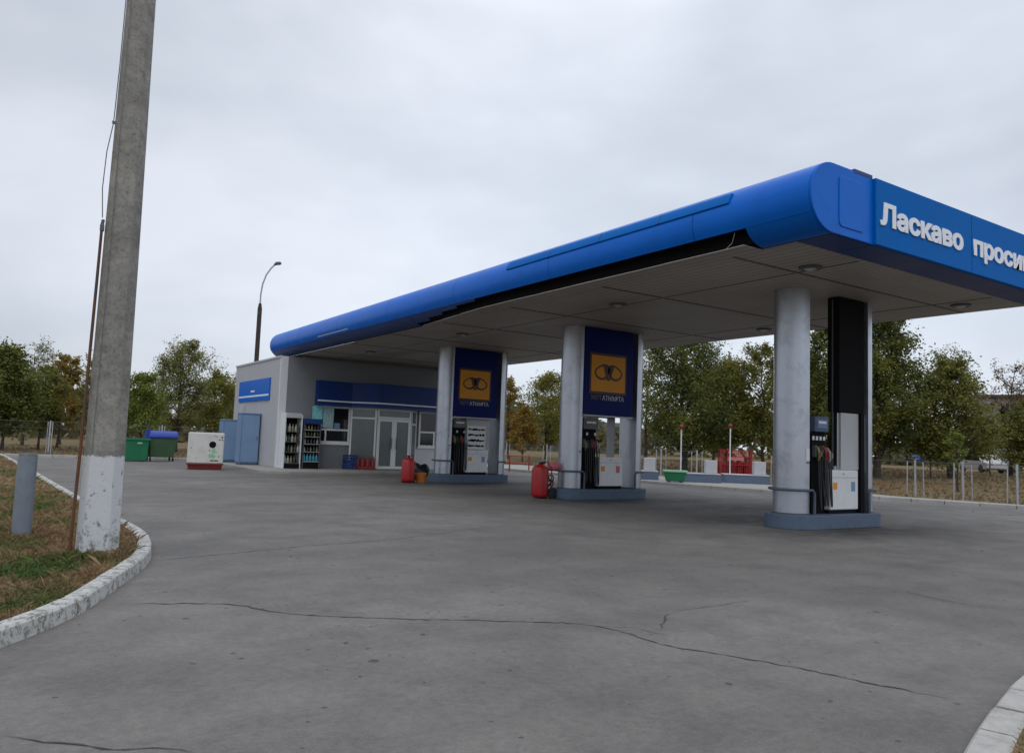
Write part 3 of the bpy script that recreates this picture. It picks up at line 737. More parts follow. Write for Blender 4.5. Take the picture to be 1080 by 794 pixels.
# ------------------------------------------------------------------ shop building
struct(MB().prism([(8.5, 40.0), (8.5, 30.2), (8.75, 29.5), (9.4, 29.15), (14.2, 29.55), (19.6, 30.2), (20.0, 40.0)], -.05, .11).build('walkway', 'concrete', bevel=.03))
bw = thing('station_shop', 'flat roofed grey shop with blue fascia at the far end of the canopy', 'building', (9.7, 32.0, .11))
def bb(mb, name, m, parent=bw, **k):
    mb.v = [(x-9.7, y-32.0, z-.11) for x, y, z in mb.v]; return mb.build(name, m, parent, **k)
ZW = 4.74
bb(MB().box(9.7, 19.4, 32.0, 39.3, .11, ZW), 'wall', 'wall', bevel=.02)
bb(MB().box(10.7, 18.3, 32.1, 32.3, ZW, SO-.004), 'upper_wall', 'wallfront_shade')  # canopy shade is in this grey too
bb(MB().box(9.985, 19.4, 31.975, 31.999, .11, ZW-.002), 'front_shade_sheet', 'wallfront_shade')  # thin sheet over the same wall, coloured darker for the shade under the canopy
bb(MB().box(9.66, 19.44, 31.96, 39.34, ZW-.0, ZW+.05), 'roof', 'grey_dark') if False else None
bb(MB().box(9.68, 9.98, 31.97, 32.1, .11, ZW-.02), 'corner_trim', 'wall2', bevel=.006)
bb(MB().box(9.66, 9.705, 31.97, 39.3, ZW-.06, ZW+.015), 'coping', 'panelgrey')
# blue sign on the side wall
sg = bb(MB().box(9.64, 9.70, 33.35, 38.3, 2.94, 3.9), 'wall_sign', 'blue', bevel=.006)
bb(MB().box(9.632, 9.641, 33.37, 38.28, 3.12, 3.2), 'sign_stripe', 'letters', sg)
bb(MB().box(9.632, 9.641, 35.6, 36.2, 3.34, 3.42), 'sign_lettering', 'letters', sg)
# lamp and meter box on the side wall
bb(MB().box(9.55, 9.7, 37.2, 37.6, 2.25, 2.8), 'meter_box', 'panelgrey', bevel=.01)
bb(MB().box(9.6, 9.7, 36.9, 37.1, 1.9, 2.1), 'socket_box', 'white', bevel=.01)
bb(MB().box(10.7, 11.05, 31.985, 32.0, 2.45, 2.5), 'vent_slot', 'black')
# blue fascia canopy over the shop front (bay shape)
def poly_wall(pts, z0, z1, th):
    mb = MB()
    for (a, b) in zip(pts, pts[1:]):
        d = (Vector(b)-Vector(a)).normalized(); n = Vector((-d.y, d.x))*th
        mb.prism([a, b, (b[0]+n.x, b[1]+n.y), (a[0]+n.x, a[1]+n.y)], z0, z1)
    return mb
AW = [(11.2, 31.62), (12.72, 31.62), (13.72, 30.98), (16.35, 31.25), (18.6, 31.62)]
aw = bb(MB().prism(AW+[(18.6, 31.998), (11.2, 31.998)], 2.78, 3.82), 'shop_fascia', 'shopblue')
def off(pts, d):
    return [(x, y-d) for x, y in pts]
bb(poly_wall(off(AW, .022), 2.94, 3.0, .02), 'fascia_stripe', 'letters', aw)
bb(poly_wall(off(AW, .03), 2.75, 2.82, .028), 'fascia_edge', 'blued', aw)
# glazed bay with the door
BAY = [(12.85, 31.965), (13.82, 31.38), (15.55, 31.52), (16.0, 31.965)]
def frame_on(a, b, z0, z1, name, panes, glass, bar=.075, transom=None, parent=bw):
    """a framed opening on the vertical plane a-b; panes = fractions of the mullions"""
    A_, B_ = Vector(a), Vector(b); d = (B_-A_); L = d.length; d.normalize(); n = Vector((d.y, -d.x))
    P = lambda u, w, z: ((A_+d*u+n*w).x, (A_+d*u+n*w).y, z)
    def bx(mb, u0, u1, w0, w1, za, zb):
        mb.add([P(u0, w1, za), P(u1, w1, za), P(u1, w0, za), P(u0, w0, za), P(u0, w1, zb), P(u1, w1, zb), P(u1, w0, zb), P(u0, w0, zb)], [(3, 2, 1, 0), (4, 5, 6, 7), (0, 1, 5, 4), (1, 2, 6, 5), (2, 3, 7, 6), (3, 0, 4, 7)])
    mb = MB()
    bx(mb, 0, bar, 0, .06, z0, z1); bx(mb, L-bar, L, 0, .06, z0, z1)
    bx(mb, bar, L-bar, 0, .06, z0, z0+bar); bx(mb, bar, L-bar, 0, .06, z1-bar, z1)
    for p in panes: bx(mb, L*p-bar/2, L*p+bar/2, 0, .058, z0+bar, (transom or z1-bar))
    if transom: bx(mb, bar, L-bar, 0, .059, transom, transom+bar)
    fr = bb(mb, name, 'whiteframe', parent)
    g = MB(); bx(g, bar*.5, L-bar*.5, .015, .03, z0+bar*.5, z1-bar*.5)
    bb(g, 'pane', glass, fr)
    return fr
bb(MB().prism([(12.86, 31.998), (13.83, 31.40), (15.55, 31.54), (15.99, 31.998)], .115, 2.775), 'lobby', 'frost')
frame_on(BAY[0], BAY[1], .14, 2.76, 'side_window', (), 'frost', transom=2.28)
frame_on((13.83, 31.385), (15.5, 31.52), 2.34, 2.76, 'transom_window', (), 'frost')
for q, (u0, u1) in enumerate(((0, .5), (.5, 1))):
    a = (13.84+1.66*u0, 31.378+.134*u0); b = (13.84+1.66*u1, 31.378+.134*u1)
    d_ = frame_on(a, b, .14, 2.33, 'door', (), 'frost', bar=.12)
    ux = .86 if q == 0 else .14
    hx, hy = a[0]+(b[0]-a[0])*ux, a[1]+(b[1]-a[1])*ux-.1
    bb(MB().tube([(hx, hy, 1.0), (hx, hy, 1.5)], .018, 8), 'handle', 'grey_dark', d_)
frame_on((15.52, 31.53), (15.99, 31.965), .14, 2.76, 'side_window', (), 'frost', transom=2.1)
w1 = frame_on((11.22, 31.965), (12.8, 31.965), 1.2, 2.76, 'shop_window', (.32, ), 'glass', transom=1.72)
bb(MB().box(11.16, 12.84, 31.9, 31.99, 1.12, 1.2), 'sill', 'whiteframe', w1)
bb(MB().box(11.1, 11.55, 31.9, 31.912, 1.85, 2.72), 'poster', 'poster', w1)
bb(MB().box(11.58, 12.05, 31.9, 31.912, 1.82, 2.7), 'poster', 'poster2', w1)
bb(MB().box(12.1, 12.35, 31.9, 31.912, 1.78, 2.05), 'notice_sheet', 'cabinet', w1)
for k in range(6):
    bb(MB().box(12.0+.12*k, 12.09+.12*k, 31.94, 31.958, 1.3, 1.3+(.22, .3, .18, .27, .33, .2)[k]), 'window_display', ('bottle3', 'red', 'panelgrey', 'bottle2', 'bottle4', 'paper')[k], w1)
bb(MB().box(11.32, 11.7, 31.94, 31.958, 1.3, 1.62), 'window_display', 'panelgrey', w1)
bb(MB().box(14.0, 14.22, 31.2, 31.21, 1.25, 1.55).box(14.0, 14.22, 31.21, 31.3, 1.25, 1.26), 'notice_sheet', 'paper') if False else None
w2 = frame_on((16.15, 31.965), (17.9, 31.965), 1.15, 2.76, 'shop_window', (.45, ), 'glass', transom=1.78)
bb(MB().box(16.1, 17.95, 31.9, 31.99, 1.07, 1.15), 'sill', 'whiteframe', w2)
bb(MB().box(16.02, 19.3, 31.97, 32.0, .12, 1.05), 'dado', 'wall2')

# blue cabinets by the side wall
def cabinet(loc, sx, sy, h, label):
    t = thing('utility_cabinet', label, 'cabinet', loc, 0, 'steel cabinets along the side wall')
    MB().box(0, sx, 0, sy, .06, h).build('body', 'cabinetd', t, bevel=.015)
    MB().box(-.02, sx+.02, -.02, sy+.02, h, h+.05).build('top', 'cabinet', t, bevel=.01)
    dr = MB().box(.03, sx-.03, -.025, -.001, .12, h-.06).build('door', 'cabinet', t, bevel=.006)
    MB().box(-.025, -.001, .03, sy-.03, .12, h-.06).build('side_panel', 'cabinet', t, bevel=.006)
    MB().box(sx-.12, sx-.09, -.045, -.026, h*.5, h*.5+.14).build('handle', 'grey_dark', dr)
    MB().box(.02, sx-.02, .02, sy-.02, 0, .058).build('base', 'grey_dark', t)
cabinet((8.87, 34.4, .11), .78, .75, 2.2, 'taller pale blue steel cabinet, the one nearer the shop corner')
cabinet((8.72, 36.9, .11), .8, .8, 1.92, 'lower pale blue steel cabinet, farther from the shop corner')

# display cabinets with bottles
def bottle(x, y, z, h, m, label, group, square=False):
    w = h*.17
    mb = MB().lathe([(w, 0), (w*1.04, h*.1), (w, h*.62), (w*.4, h*.78), (w*.36, h*.86), (w*.45, h*.87), (w*.45, h)], (0, 0, 0), 8)
    o = mb.build('bottle', m, None, smooth=50, loc=(x, y, z)); tag(o, label, 'bottle', group); return o
fr = thing('drinks_fridge', 'white sided display fridge of bottles by the shop corner', 'display fridge', (9.78, 31.28, .11))
MB().box(0, .04, 0, .68, .0, 2.26).box(.68, .72, 0, .68, 0, 2.2).build('side_panel', 'white', fr, bevel=.006)
MB().box(.042, .678, .62, .66, 0, 2.2).build('back_panel', 'black', fr)
MB().box(.042, .678, .0, .66, 2.06, 2.26).build('header', 'panelgrey', fr, bevel=.01)
MB().box(.042, .678, .0, .66, .02, .2).build('plinth', 'black', fr)
for z in (.2, .64, 1.06, 1.48):
    MB().box(.043, .677, .04, .61, z, z+.025).build('shelf', 'grey_dark', fr)
    for k in range(5):
        bottle(9.78+.1+k*.13, 31.28+.12, .11+z+.025, rnd.uniform(.27, .33), ('bottle1', 'bottle2', 'bottle3', 'bottle1')[rnd.randrange(4)], 'small bottle on a shelf of the white sided display fridge', 'bottles in the display fridge')
rk = thing('display_rack', 'dark display rack with a blue top between fridge and shop window', 'display rack', (10.58, 31.3, .11))
MB().box(0, .03, 0, .5, 0, 1.85).box(.7, .73, 0, .5, 0, 1.85).build('side_frame', 'grey_dark', rk)
MB().box(.031, .699, .46, .49, .05, 1.85).build('back_panel', 'black', rk)
MB().box(-.02, .75, -.02, .5, 1.86, 2.06).build('top_board', 'blued', rk, bevel=.01)
MB().box(.031, .699, .02, .45, .0, .28).build('plinth', 'black', rk)
for i, z in enumerate((.28, .68, 1.0, 1.3, 1.58)):
    MB().box(.032, .698, .02, .455, z, z+.02).build('shelf', 'panelgrey', rk)
    for k in range(5):
        bottle(10.58+.1+k*.132, 31.3+.1, .11+z+.02, .33 if i == 0 else rnd.uniform(.2, .25), 'bottle4' if i == 0 else ('bottle1', 'bottle3', 'bottle2', 'bottle1')[rnd.randrange(4)],
               'turquoise bottle on the lowest shelf of the dark display rack' if i == 0 else 'small oil bottle on an upper shelf of the dark display rack', 'turquoise bottles on the rack' if i == 0 else 'oil bottles on the rack')
# crate and red canisters by the glass
for k, (x, y, z, lb) in enumerate(((12.45, 31.3, .11, 'blue plastic crate, lower of two stacked left of the glazed bay'), (12.47, 31.32, .413, 'blue plastic crate, upper of two stacked left of the glazed bay'))):
    t = thing('plastic_crate', lb, 'crate', (x, y, z))
    mb = MB().box(0, .5, 0, .35, 0, .02)
    for a in (0, .12, .24): mb.box(0, .5, 0, .015, .021+a*.9, .09+a*.9).box(0, .5, .335, .35, .021+a*.9, .09+a*.9).box(0, .015, .016, .334, .021+a*.9, .09+a*.9).box(.485, .5, .016, .334, .021+a*.9, .09+a*.9)
    for cx_ in (.001, .469): mb.box(cx_, cx_+.03, .016, .03, .02, .3).box(cx_, cx_+.03, .32, .334, .02, .3)
    mb.build('shell', 'blued', t)
for k in range(4):
    t = thing('red_canister', 'small red canister in a row before the glazed bay', 'canister', (13.05+k*.19, 31.55-k*.11-.12, .11), 0, 'red canisters by the glazed bay')
    MB().lathe([(.078, 0), (.082, .03), (.082, .42), (.06, .48), (.03, .5)], (0, 0, 0), 12).build('body', 'red', t, smooth=50)
    MB().tube([(0, 0, .5), (0, 0, .56)], .025, 8).tube([(-.05, 0, .5), (-.05, 0, .6), (.05, 0, .6), (.05, 0, .5)], .008, 5).build('valve', 'grey_dark', t)

# ------------------------------------------------------------------ wheeled extinguishers, bucket, bags
def extinguisher(loc, h, r, rz, label, cover):
    t = thing('wheeled_extinguisher', label, 'fire extinguisher', loc, rz, 'red wheeled extinguishers')
    MB().lathe([(r*.8, .0), (r*.97, .04), (r, .1), (r, h*.82), (r*.9, h*.9), (r*.6, h*.96), (r*.25, h)], (0, 0, .03), 24).build('cylinder', 'red', t, smooth=50)
    MB().tube([(0, 0, h), (0, 0, h+.09)], .05, 10).tube([(0, 0, h+.06), (.16, 0, h+.07)], .02, 8).build('valve', 'rubber', t, smooth=40)
    MB().tube([(r+.03, -.16, .15), (r+.05, -.15, h*.9), (r*.6, -.14, h+.1), (r*.6, .14, h+.1), (r+.05, .15, h*.9), (r+.03, .16, .15)], .016, 8).build('handle_frame', 'redd', t, smooth=50)
    for s in (-1, 1):
        w = MB(); n = 20; y = s*.19
        w.tube([(r+.06, y-.03, .15), (r+.06, y+.03, .15)], .15, 20); w.build('wheel', 'rubber', t, smooth=40)
    MB().tube([(r+.06, -.2, .15), (r+.06, .2, .15)], .015, 8).build('axle', 'grey_dark', t)
    pts = [(r*.3, 0, h+.06)]
    for k in range(40):
        a = k/40*2*PI*2.4; pts.append((r+.12+.05*math.cos(a), .12*math.sin(a), h*.3+.35*h*(k/40)+.1*math.cos(a)))
    MB().tube(pts, .018, 6).build('hose', 'rubber', t, smooth=60)
    return t
extinguisher((11.86, 24.1, 0), .82, .225, math.radians(62), 'red wheeled extinguisher beside the orange bucket', False)
e2 = extinguisher((12.62, 17.45, 0), .9, .235, 0, 'red wheeled extinguisher with a pale red roll on top by the middle island', True)
MB().tube([(.22, -.05, .86), (.3, -.05, .87), (.72, -.0, .86), (.78, 0, .86)], [.06, .12, .115, .07], 14).build('cover_roll', 'redpink', e2, smooth=60)
t = thing('bucket', 'orange plastic bucket on the asphalt before the farthest island', 'bucket', (12.44, 24.3, 0))
MB().lathe([(.15, 0), (.2, .3), (.215, .31), (.215, .33), (.19, .33), (.14, .05)], (0, 0, 0), 20).build('pail', 'orangeb', t, smooth=40)
MB().tube([(-.2*math.cos(PI*k/10), -.02-.16*math.sin(PI*k/10), .31-.06*math.sin(PI*k/10)) for k in range(11)], .007, 5).build('handle', 'galv', t)
def lump(loc, r, seed, name, m, label, cat):
    q = random.Random(seed); mb = MB(); n, k = 16, 10
    ph = [q.uniform(0, 6) for _ in range(6)]
    prof = []
    vs = []; fs = []
    for i in range(k+1):
        a = PI*i/k
        for j in range(n):
            b = 2*PI*j/n
            rr = r*(1+.14*math.sin(3*b+ph[0]+2*a)+.1*math.sin(5*b+ph[1])*math.sin(3*a+ph[2]))
            if i < 2: rr *= .7
            vs.append((rr*math.sin(a)*math.cos(b), rr*math.sin(a)*math.sin(b), max(0, r*.75+rr*.95*math.cos(a))))
    for i in range(k): fs += [(i*n+(j+1) % n, i*n+j, (i+1)*n+j, (i+1)*n+(j+1) % n) for j in range(n)]
    return tag(mb.add(vs, fs).build(name, m, None, smooth=60, loc=loc), label, cat)
lump((13.2, 25.95, 0), .38, 3, 'rubbish_bag', 'binbag', 'black rubbish bag on the asphalt behind the orange bucket', 'bag')

# ------------------------------------------------------------------ bins and generator on the left
t = thing('rubbish_skip', 'plain bright green open skip at the back of the forecourt', 'skip', (5.43, 39.6, 0), .0)
def frust(a, b, c, d, z0, z1):
    vs = [(-a, -b, z0), (a, -b, z0), (a, b, z0), (-a, b, z0), (-c, -d, z1), (c, -d, z1), (c, d, z1), (-c, d, z1)]
    return vs, [(3, 2, 1, 0), (0, 1, 5, 4), (1, 2, 6, 5), (2, 3, 7, 6), (3, 0, 4, 7), (4, 5, 6, 7)]
MB().add(*frust(.5, .4, .55, .5, .04, 1.05)).build('tub', 'green', t, bevel=.02)
MB().box(-.59, .59, -.55, -.5, .98, 1.07).box(-.59, .59, .5, .55, .98, 1.07).box(-.59, -.55, -.499, .499, .98, 1.07).box(.55, .59, -.499, .499, .98, 1.07).build('rim', 'green', t)
MB().box(.05, .25, -.52, -.49, .8, .88).build('label_plate', 'mint', t)
for x in (-.4, .4): MB().box(x-.05, x+.05, -.35, .35, 0, .045).build('skid', 'grey_dark', t)
t = thing('wheeled_bin', 'green wheeled rubbish container with a blue lid beside the green skip', 'wheelie bin', (6.62, 40.0, 0), .05)
MB().add(*frust(.52, .4, .62, .52, .2, 1.1)).build('tub', 'green2', t, bevel=.03)
MB().box(-.66, .66, -.56, .54, 1.1, 1.17).build('rim', 'binblue', t, bevel=.01)
mb = MB(); vs = []; n = 10
for s in (-.64, .64): vs += [(s, -.54*math.cos(PI*k/n), 1.171+.26*math.sin(PI*k/n)) for k in range(n+1)]
mb.add(vs, [(k, n+1+k, n+2+k, k+1) for k in range(n)] + [list(range(n+1)), [n+1+k for k in range(n+1)][::-1], (0, n, 2*n+1, n+1)]).build('lid', 'binblue', t, smooth=40)
for s in (-1, 1): MB().tube([(s*.66, 0, .95), (s*.74, 0, .95)], .04, 8).build('lifting_pin', 'grey_dark', t)
MB().box(-.75, -.6, -.5, -.2, .75, 1.5).build('side_lever', 'binblue', t, bevel=.02)
for x in (-.5, .5):
    for y in (-.33, .33):
        w = MB().box(x-.03, x+.03, y-.03, y+.03, .12, .22).build('castor', 'grey_dark', t)
        MB().tube([(x-.025, y, .09), (x+.025, y, .09)], .09, 12).build('wheel', 'rubber', w, smooth=40)
t = thing('generator', 'off white generator housing with green print on a dark red skid', 'generator', (7.0, 32.3, 0), math.radians(-12))
MB().box(-.66, .66, -.42, .42, .24, 1.44).build('housing', 'genwhite', t, bevel=.04)
MB().box(-.68, .68, -.44, .44, .19, .238).build('skid_lip', 'redd', t)
MB().add(*frust(.6, .36, .64, .4, 0, .188)).build('skid', 'redd', t, bevel=.03)
q = MB(); n = 14
for (cx_, cz_, rx, rz_, mm) in ((.24, .98, .13, .13, 'black'),):
    MB().prismY([(cx_+rx*math.cos(2*PI*k/n), cz_+rz_*math.sin(2*PI*k/n)) for k in range(n)], -.429, -.421).build('round_mark', mm, t)
mb = MB(); rr = random.Random(5)
for _ in range(7):
    x, z = .26+rr.uniform(-.1, .1), .62+rr.uniform(-.14, .2); a, b = rr.uniform(.04, .08), rr.uniform(.04, .09)
    mb.prismY([(x+a*math.cos(2*PI*k/8), z+b*math.sin(2*PI*k/8)) for k in range(8)], -.426-.0006*_, -.421)
mb.build('green_print', 'mint', t)
mb = MB()
for x, z, w, h in ((.54, 1.25, .06, .05), (.36, 1.28, .03, .03), (.45, 1.16, .08, .025), (.58, 1.14, .03, .06), (.47, .5, .04, .04), (-.55, .82, .03, .04), (.18, .34, .3, .04), (.13, .72, .025, .06), (.3, 1.3, .02, .03), (-.35, .42, .02, .03)):
    mb.box(x, x+w, -.4265, -.421, z, z+h)
mb.build('fittings', 'black', t)
for k in range(6): MB().box(-.6+.2*k, -.5+.2*k, .0, .08, 1.42, 1.47+.03*(k % 3)).build('lifting_lug', 'grey_dark', t)
MB().tube([(-.2, .1, 1.42), (-.2, .1, 1.56), (-.1, .1, 1.62)], .04, 8).build('exhaust', 'grey_dark', t, smooth=40)

# ------------------------------------------------------------------ back of the forecourt on the right
def plinth(loc, rz, label, planter=False):
    t = thing('tank_plinth', label, 'plinth', loc, rz, 'low blue grey tank plinths')
    MB().add(*frust(1.0, .5, .95, .45, 0, .34)).build('slab', 'isl', t, bevel=.02)
    MB().box(-.97, .97, -.47, .47, .341, .385).build('cover', 'panelgrey', t, bevel=.01)
    MB().box(.35, .85, -.25, .25, .386, .95).build('filler_box', 'panelgrey', t, bevel=.02)
    return t
PA = math.radians(-57)
plinth((25.4, 23.6, .1), math.radians(-40), 'blue grey tank plinth with white filler box behind the green tub')
plinth((27.6, 22.8, .1), math.radians(-40), 'blue grey tank plinth before the red cage, right of the green tub')
plinth((23.9, 25.8, .1), math.radians(-40), 'blue grey tank plinth beside the right column of the middle island')
for (x, y, h, lb) in ((24.55, 23.7, 2.35, 'thin white vent pipe with a red cap, rising behind the green tub'), (27.2, 23.3, 2.5, 'thin white vent pipe with a red cap, rising before the red cage')):
    t = thing('vent_pipe', lb, 'vent pipe', (x, y, .1), 0, 'vent pipes of the tanks')
    MB().tube([(0, 0, 0), (0, 0, h-.1)], .028, 8).build('pipe', 'white', t, smooth=40)
    MB().lathe([(.03, h-.12), (.1, h-.06), (.11, h+.02), (.03, h+.08)], (0, 0, 0), 12).build('cap', 'redd', t, smooth=40)
t = thing('planter_tub', 'dark green tub with a pale rim on the pavement before the plinths', 'planter', (23.75, 23.25, .1), math.radians(-40))
MB().add(*frust(.36, .22, .46, .3, 0.05, .42)).build('tub', 'green', t, bevel=.03)
MB().box(-.5, .5, -.34, .34, .42, .5).build('rim', 'mint', t, bevel=.015)
for x in (-.25, .25): MB().box(x-.06, x+.06, -.15, .15, 0, .05).build('foot', 'grey_dark', t)
# red cage of gas cylinders
t = thing('gas_cage', 'red steel mesh cage for gas cylinders before the trees', 'cage', (31.2, 26.4, .02), math.radians(-40))
mb = MB()
for x in (-.75, .75):
    for y in (-.35, .35): mb.box(x-.03, x+.03, y-.03, y+.03, 0, 1.5)
for z in (.08, .75, 1.44): mb.box(-.72, .72, -.375, -.325, z, z+.05).box(-.72, .72, .325, .375, z, z+.05).box(-.775, -.725, -.32, .32, z, z+.05).box(.725, .775, -.32, .32, z, z+.05)
mb.build('frame', 'red', t)
mb = MB()
for k in range(15): mb.box(-.7+.1*k-.008, -.7+.1*k+.008, -.36, -.345, .13, 1.44)
for k in range(9): mb.box(-.72, .72, -.345, -.335, .2+.14*k, .215+.14*k)
mb.build('front_bars', 'red', t)
mb = MB()
for k in range(7): mb.box(.745, .757, -.3+.1*k-.008, -.3+.1*k+.008, .13, 1.44)
mb.build('side_bars', 'red', t)
MB().box(-.8, .8, -.4, .4, 1.5, 1.54).build('roof', 'redd', t)
MB().box(-.4, .35, -.378, -.366, 1.0, 1.16).build('notice_plate', 'redpink', t)
for i in range(4):
    for j in range(2):
        g = thing('gas_cylinder', 'red gas cylinder standing inside the red mesh cage', 'gas cylinder', Matrix.Rotation(math.radians(-40), 3, 'Z')@Vector((-.54+.36*i, -.16+.32*j, 0))+Vector((31.2, 26.4, .02)), 0, 'gas cylinders in the cage')
        MB().lathe([(.12, 0), (.14, .05), (.14, .85), (.08, .96), (.05, .98), (.05, 1.05)], (0, 0, 0), 12).build('body', 'redd', g, smooth=50)
        MB().lathe([(.08, 1.05), (.08, 1.14), (.07, 1.15)], (0, 0, 0), 10).build('valve_cap', 'grey_dark', g)
# red and white barrier behind the islands
t = thing('red_barrier', 'low red steel barrier rail left of the middle island', 'barrier', (22.0, 33.3, .0), math.radians(-33))
for x in (-.9, .1, 1.1): MB().tube([(x, 0, 0), (x, 0, .85)], .035, 8).build('post', 'red', t, smooth=40)
for z in (.45, .82): MB().tube([(-.9, 0, z), (1.1, 0, z)], .028, 8).build('rail', 'red', t, smooth=40)

# wire fence along the back and right
def wire_fence(pts, label, h=1.75):
    t = thing('wire_fence', label, 'fence', (pts[0][0], pts[0][1], 0)); ox, oy = pts[0]
    for (x, y) in pts:
        z = terrain_z(x, y); x -= ox; y -= oy
        p = MB().tube([(x, y, z-.1), (x, y, z+h)], .04, 8).build('post', 'galv', t, smooth=40)
        for s in (-1, 1): MB().tube([(x+s*.1, y-s*.27, z), (x+s*.095, y-s*.25, z+h-.05)], .022, 6).build('brace', 'galv', p)
    P = [Vector((x-ox, y-oy, terrain_z(x, y))) for x, y in pts]
    for zz in (.12, .6, h-.4, h-.06):
        MB().tube([p+Vector((0, 0, zz)) for p in P], .011 if zz > h-.1 else .007, 5).build('wire', 'wire', t)
    mb = MB()
    for a, b in zip(P, P[1:]):
        L = (b-a).length; n = int(L/.14)
        for k in range(n):
            for s in (1, -1):
                u0 = k/n; u1 = min(1, max(0, u0+s*.45/L*1.6))
                p0 = a.lerp(b, u0); p1 = a.lerp(b, u1)
                mb.tube([p0+Vector((0, 0, .12)), p1+Vector((0, 0, h-.1))], .0022, 3, False)
    mb.build('mesh', 'wire', t)
wire_fence([(30.2, 3.5), (29.2, 8.2), (28.6, 12.3), (28.9, 14.2), (29.4, 16.2), (29.5, 19.2), (29.3, 22.4)], 'wire mesh fence on galvanised posts along the dry grass right of the nearest island', 1.4)
wire_fence([(29.3, 27.2), (29.2, 29.6), (29.2, 32.5), (29.3, 36), (29.4, 40), (29.6, 45)], 'wire mesh fence on galvanised posts behind the plinths and the red cage', 1.45)
wire_fence([(-22, 47.5), (-16, 47.6), (-10, 47.8), (-4, 48), (2.45, 48.2), (8, 48.3), (13, 48.4)], 'wire mesh fence on pale posts before the trees at the left')

# street lamp behind the shop
t = thing('street_lamp', 'tall curved arm street lamp rising behind the shop roof', 'street lamp', (11.75, 43.4, 0))
MB().tube([(0, 0, 0), (0, 0, 8.4), (.0, 0, 8.7)], [.13, .12, .07], 12).build('pole', 'rust' if False else 'bark', t, smooth=40)
arm = MB().tube([(0, 0, 8.6), (.0, 0, 9.2), (.06, -.03, 9.8), (.22, -.08, 10.35), (.45, -.15, 10.75), (.62, -.2, 10.95)], [.045]*6, 8).build('arm', 'galv', t, smooth=60)
MB().tube([(.58, -.19, 10.93), (.7, -.23, 11.03), (.88, -.28, 11.06), (.95, -.3, 11.05)], [.05, .1, .1, .04], 10).build('lamp_head', 'grey_dark', t, smooth=60)
MB().box(-.1, .1, -.1, .1, 8.05, 8.25).build('clamp', 'grey_dark', t)

# ------------------------------------------------------------------ trees
def tree(name, x, y, h, w, kind, label, group=None, seed=0, dens=1.0, th=None, ls=.17):
    q = random.Random(seed); z0 = terrain_z(x, y)-.05
    t = thing(name, label, 'tree', (x, y, z0), q.uniform(0, 6), group)
    P = KINDS[kind]; th = th if th is not None else P['th']
    tr = MB(); tw = max(.05, h*P['tw'])
    lean = Vector((q.uniform(-.06, .06), q.uniform(-.06, .06), 1))
    axis = [Vector((0, 0, 0))]
    for k in range(1, 7):
        axis.append(Vector((lean.x*h*.8*k/6+q.gauss(0, .03*h*.2), lean.y*h*.8*k/6+q.gauss(0, .03*h*.2), h*.82*k/6)))
    tr.tube(axis, [tw*(1.25 if k == 0 else 1)*(1-.8*k/6) for k in range(7)], 8)
    lv = MB(); zc0 = th*h; rw = w/2
    nl = P['lobes']
    lobes = []
    for i in range(nl):
        u = (i+.5)/nl; z = zc0+(h-zc0)*(.03+.94*u)
        # radius envelope
        e = P['env'](u)
        a = i*2.4+q.uniform(-.5, .5); rr = rw*e*math.sqrt(q.uniform(.12, 1))*.8
        lobes.append((Vector((math.cos(a)*rr+lean.x*z, math.sin(a)*rr+lean.y*z, z)), max(.22, rw*P['lr']*(.6+.5*e)*q.uniform(.75, 1.25))))
    for c, r in lobes:
        # limb
        zb = max(.35*th*h+.3, min(h*.78, c.z-(Vector((c.x, c.y)).length*P['rise']+.2*r)))
        k = min(5.99, zb/(h*.82)*6); i0 = int(k); b = axis[i0].lerp(axis[min(6, i0+1)], k-i0)
        m1 = b.lerp(c, .5)+Vector((q.gauss(0, .12*r), q.gauss(0, .12*r), -.05*r))
        r0_ = tw*.42*(1-.75*zb/h)+.012
        tr.tube([b, m1, c], [r0_, r0_*.6, r0_*.25], 5, False)
        nt_ = P['twigs']
        for s in range(nt_):
            d = Vector((q.gauss(0, 1), q.gauss(0, 1), q.gauss(P['upw'], .8))).normalized()
            e = c+Vector((d.x*r, d.y*r, d.z*r*1.05))*q.uniform(.55, 1.15)
            st = b.lerp(c, q.uniform(.6, 1.0))
            tr.tube([st, st.lerp(e, .5)+Vector((0, 0, .06*r)), e], [r0_*.28+.004, .01, .005], 4, False)
            n = int(P['n']*dens*2.2*q.uniform(.5, 1.4)); sg = r*P['cl']
            for _ in range(n):
                u = q.uniform(.25, 1.1); base = st.lerp(e, u)
                p = base+Vector((q.gauss(0, sg), q.gauss(0, sg), q.gauss(-.1*sg, sg*.8)))
                sz = ls*P['ls']*q.uniform(.55, 1.3)
                v1 = Vector((q.gauss(0, 1), q.gauss(0, 1), q.gauss(0, .6))).normalized(); v2 = v1.orthogonal().normalized()
                v2 = (Matrix.Rotation(q.uniform(0, 6.28), 3, v1)@v2)*P['asp']
                lv.add([p-v1*sz*.5, p+v2*sz*.5-v1*sz*.1, p+v1*sz*.6, p-v2*sz*.5], [(0, 1, 2, 3)])
    tr.build('trunk', 'bark', t, smooth=60)
    lv.build('crown', P['m'], t)
    return t
ell = lambda u: math.sqrt(max(.05, 1-(2*u-.95)**2))
cone = lambda u: 1.05-u*.95
egg = lambda u: math.sqrt(max(.06, 1-(1.7*u-.65)**2))
fan = lambda u: .45+.6*u if u < .8 else .9-(u-.8)*2
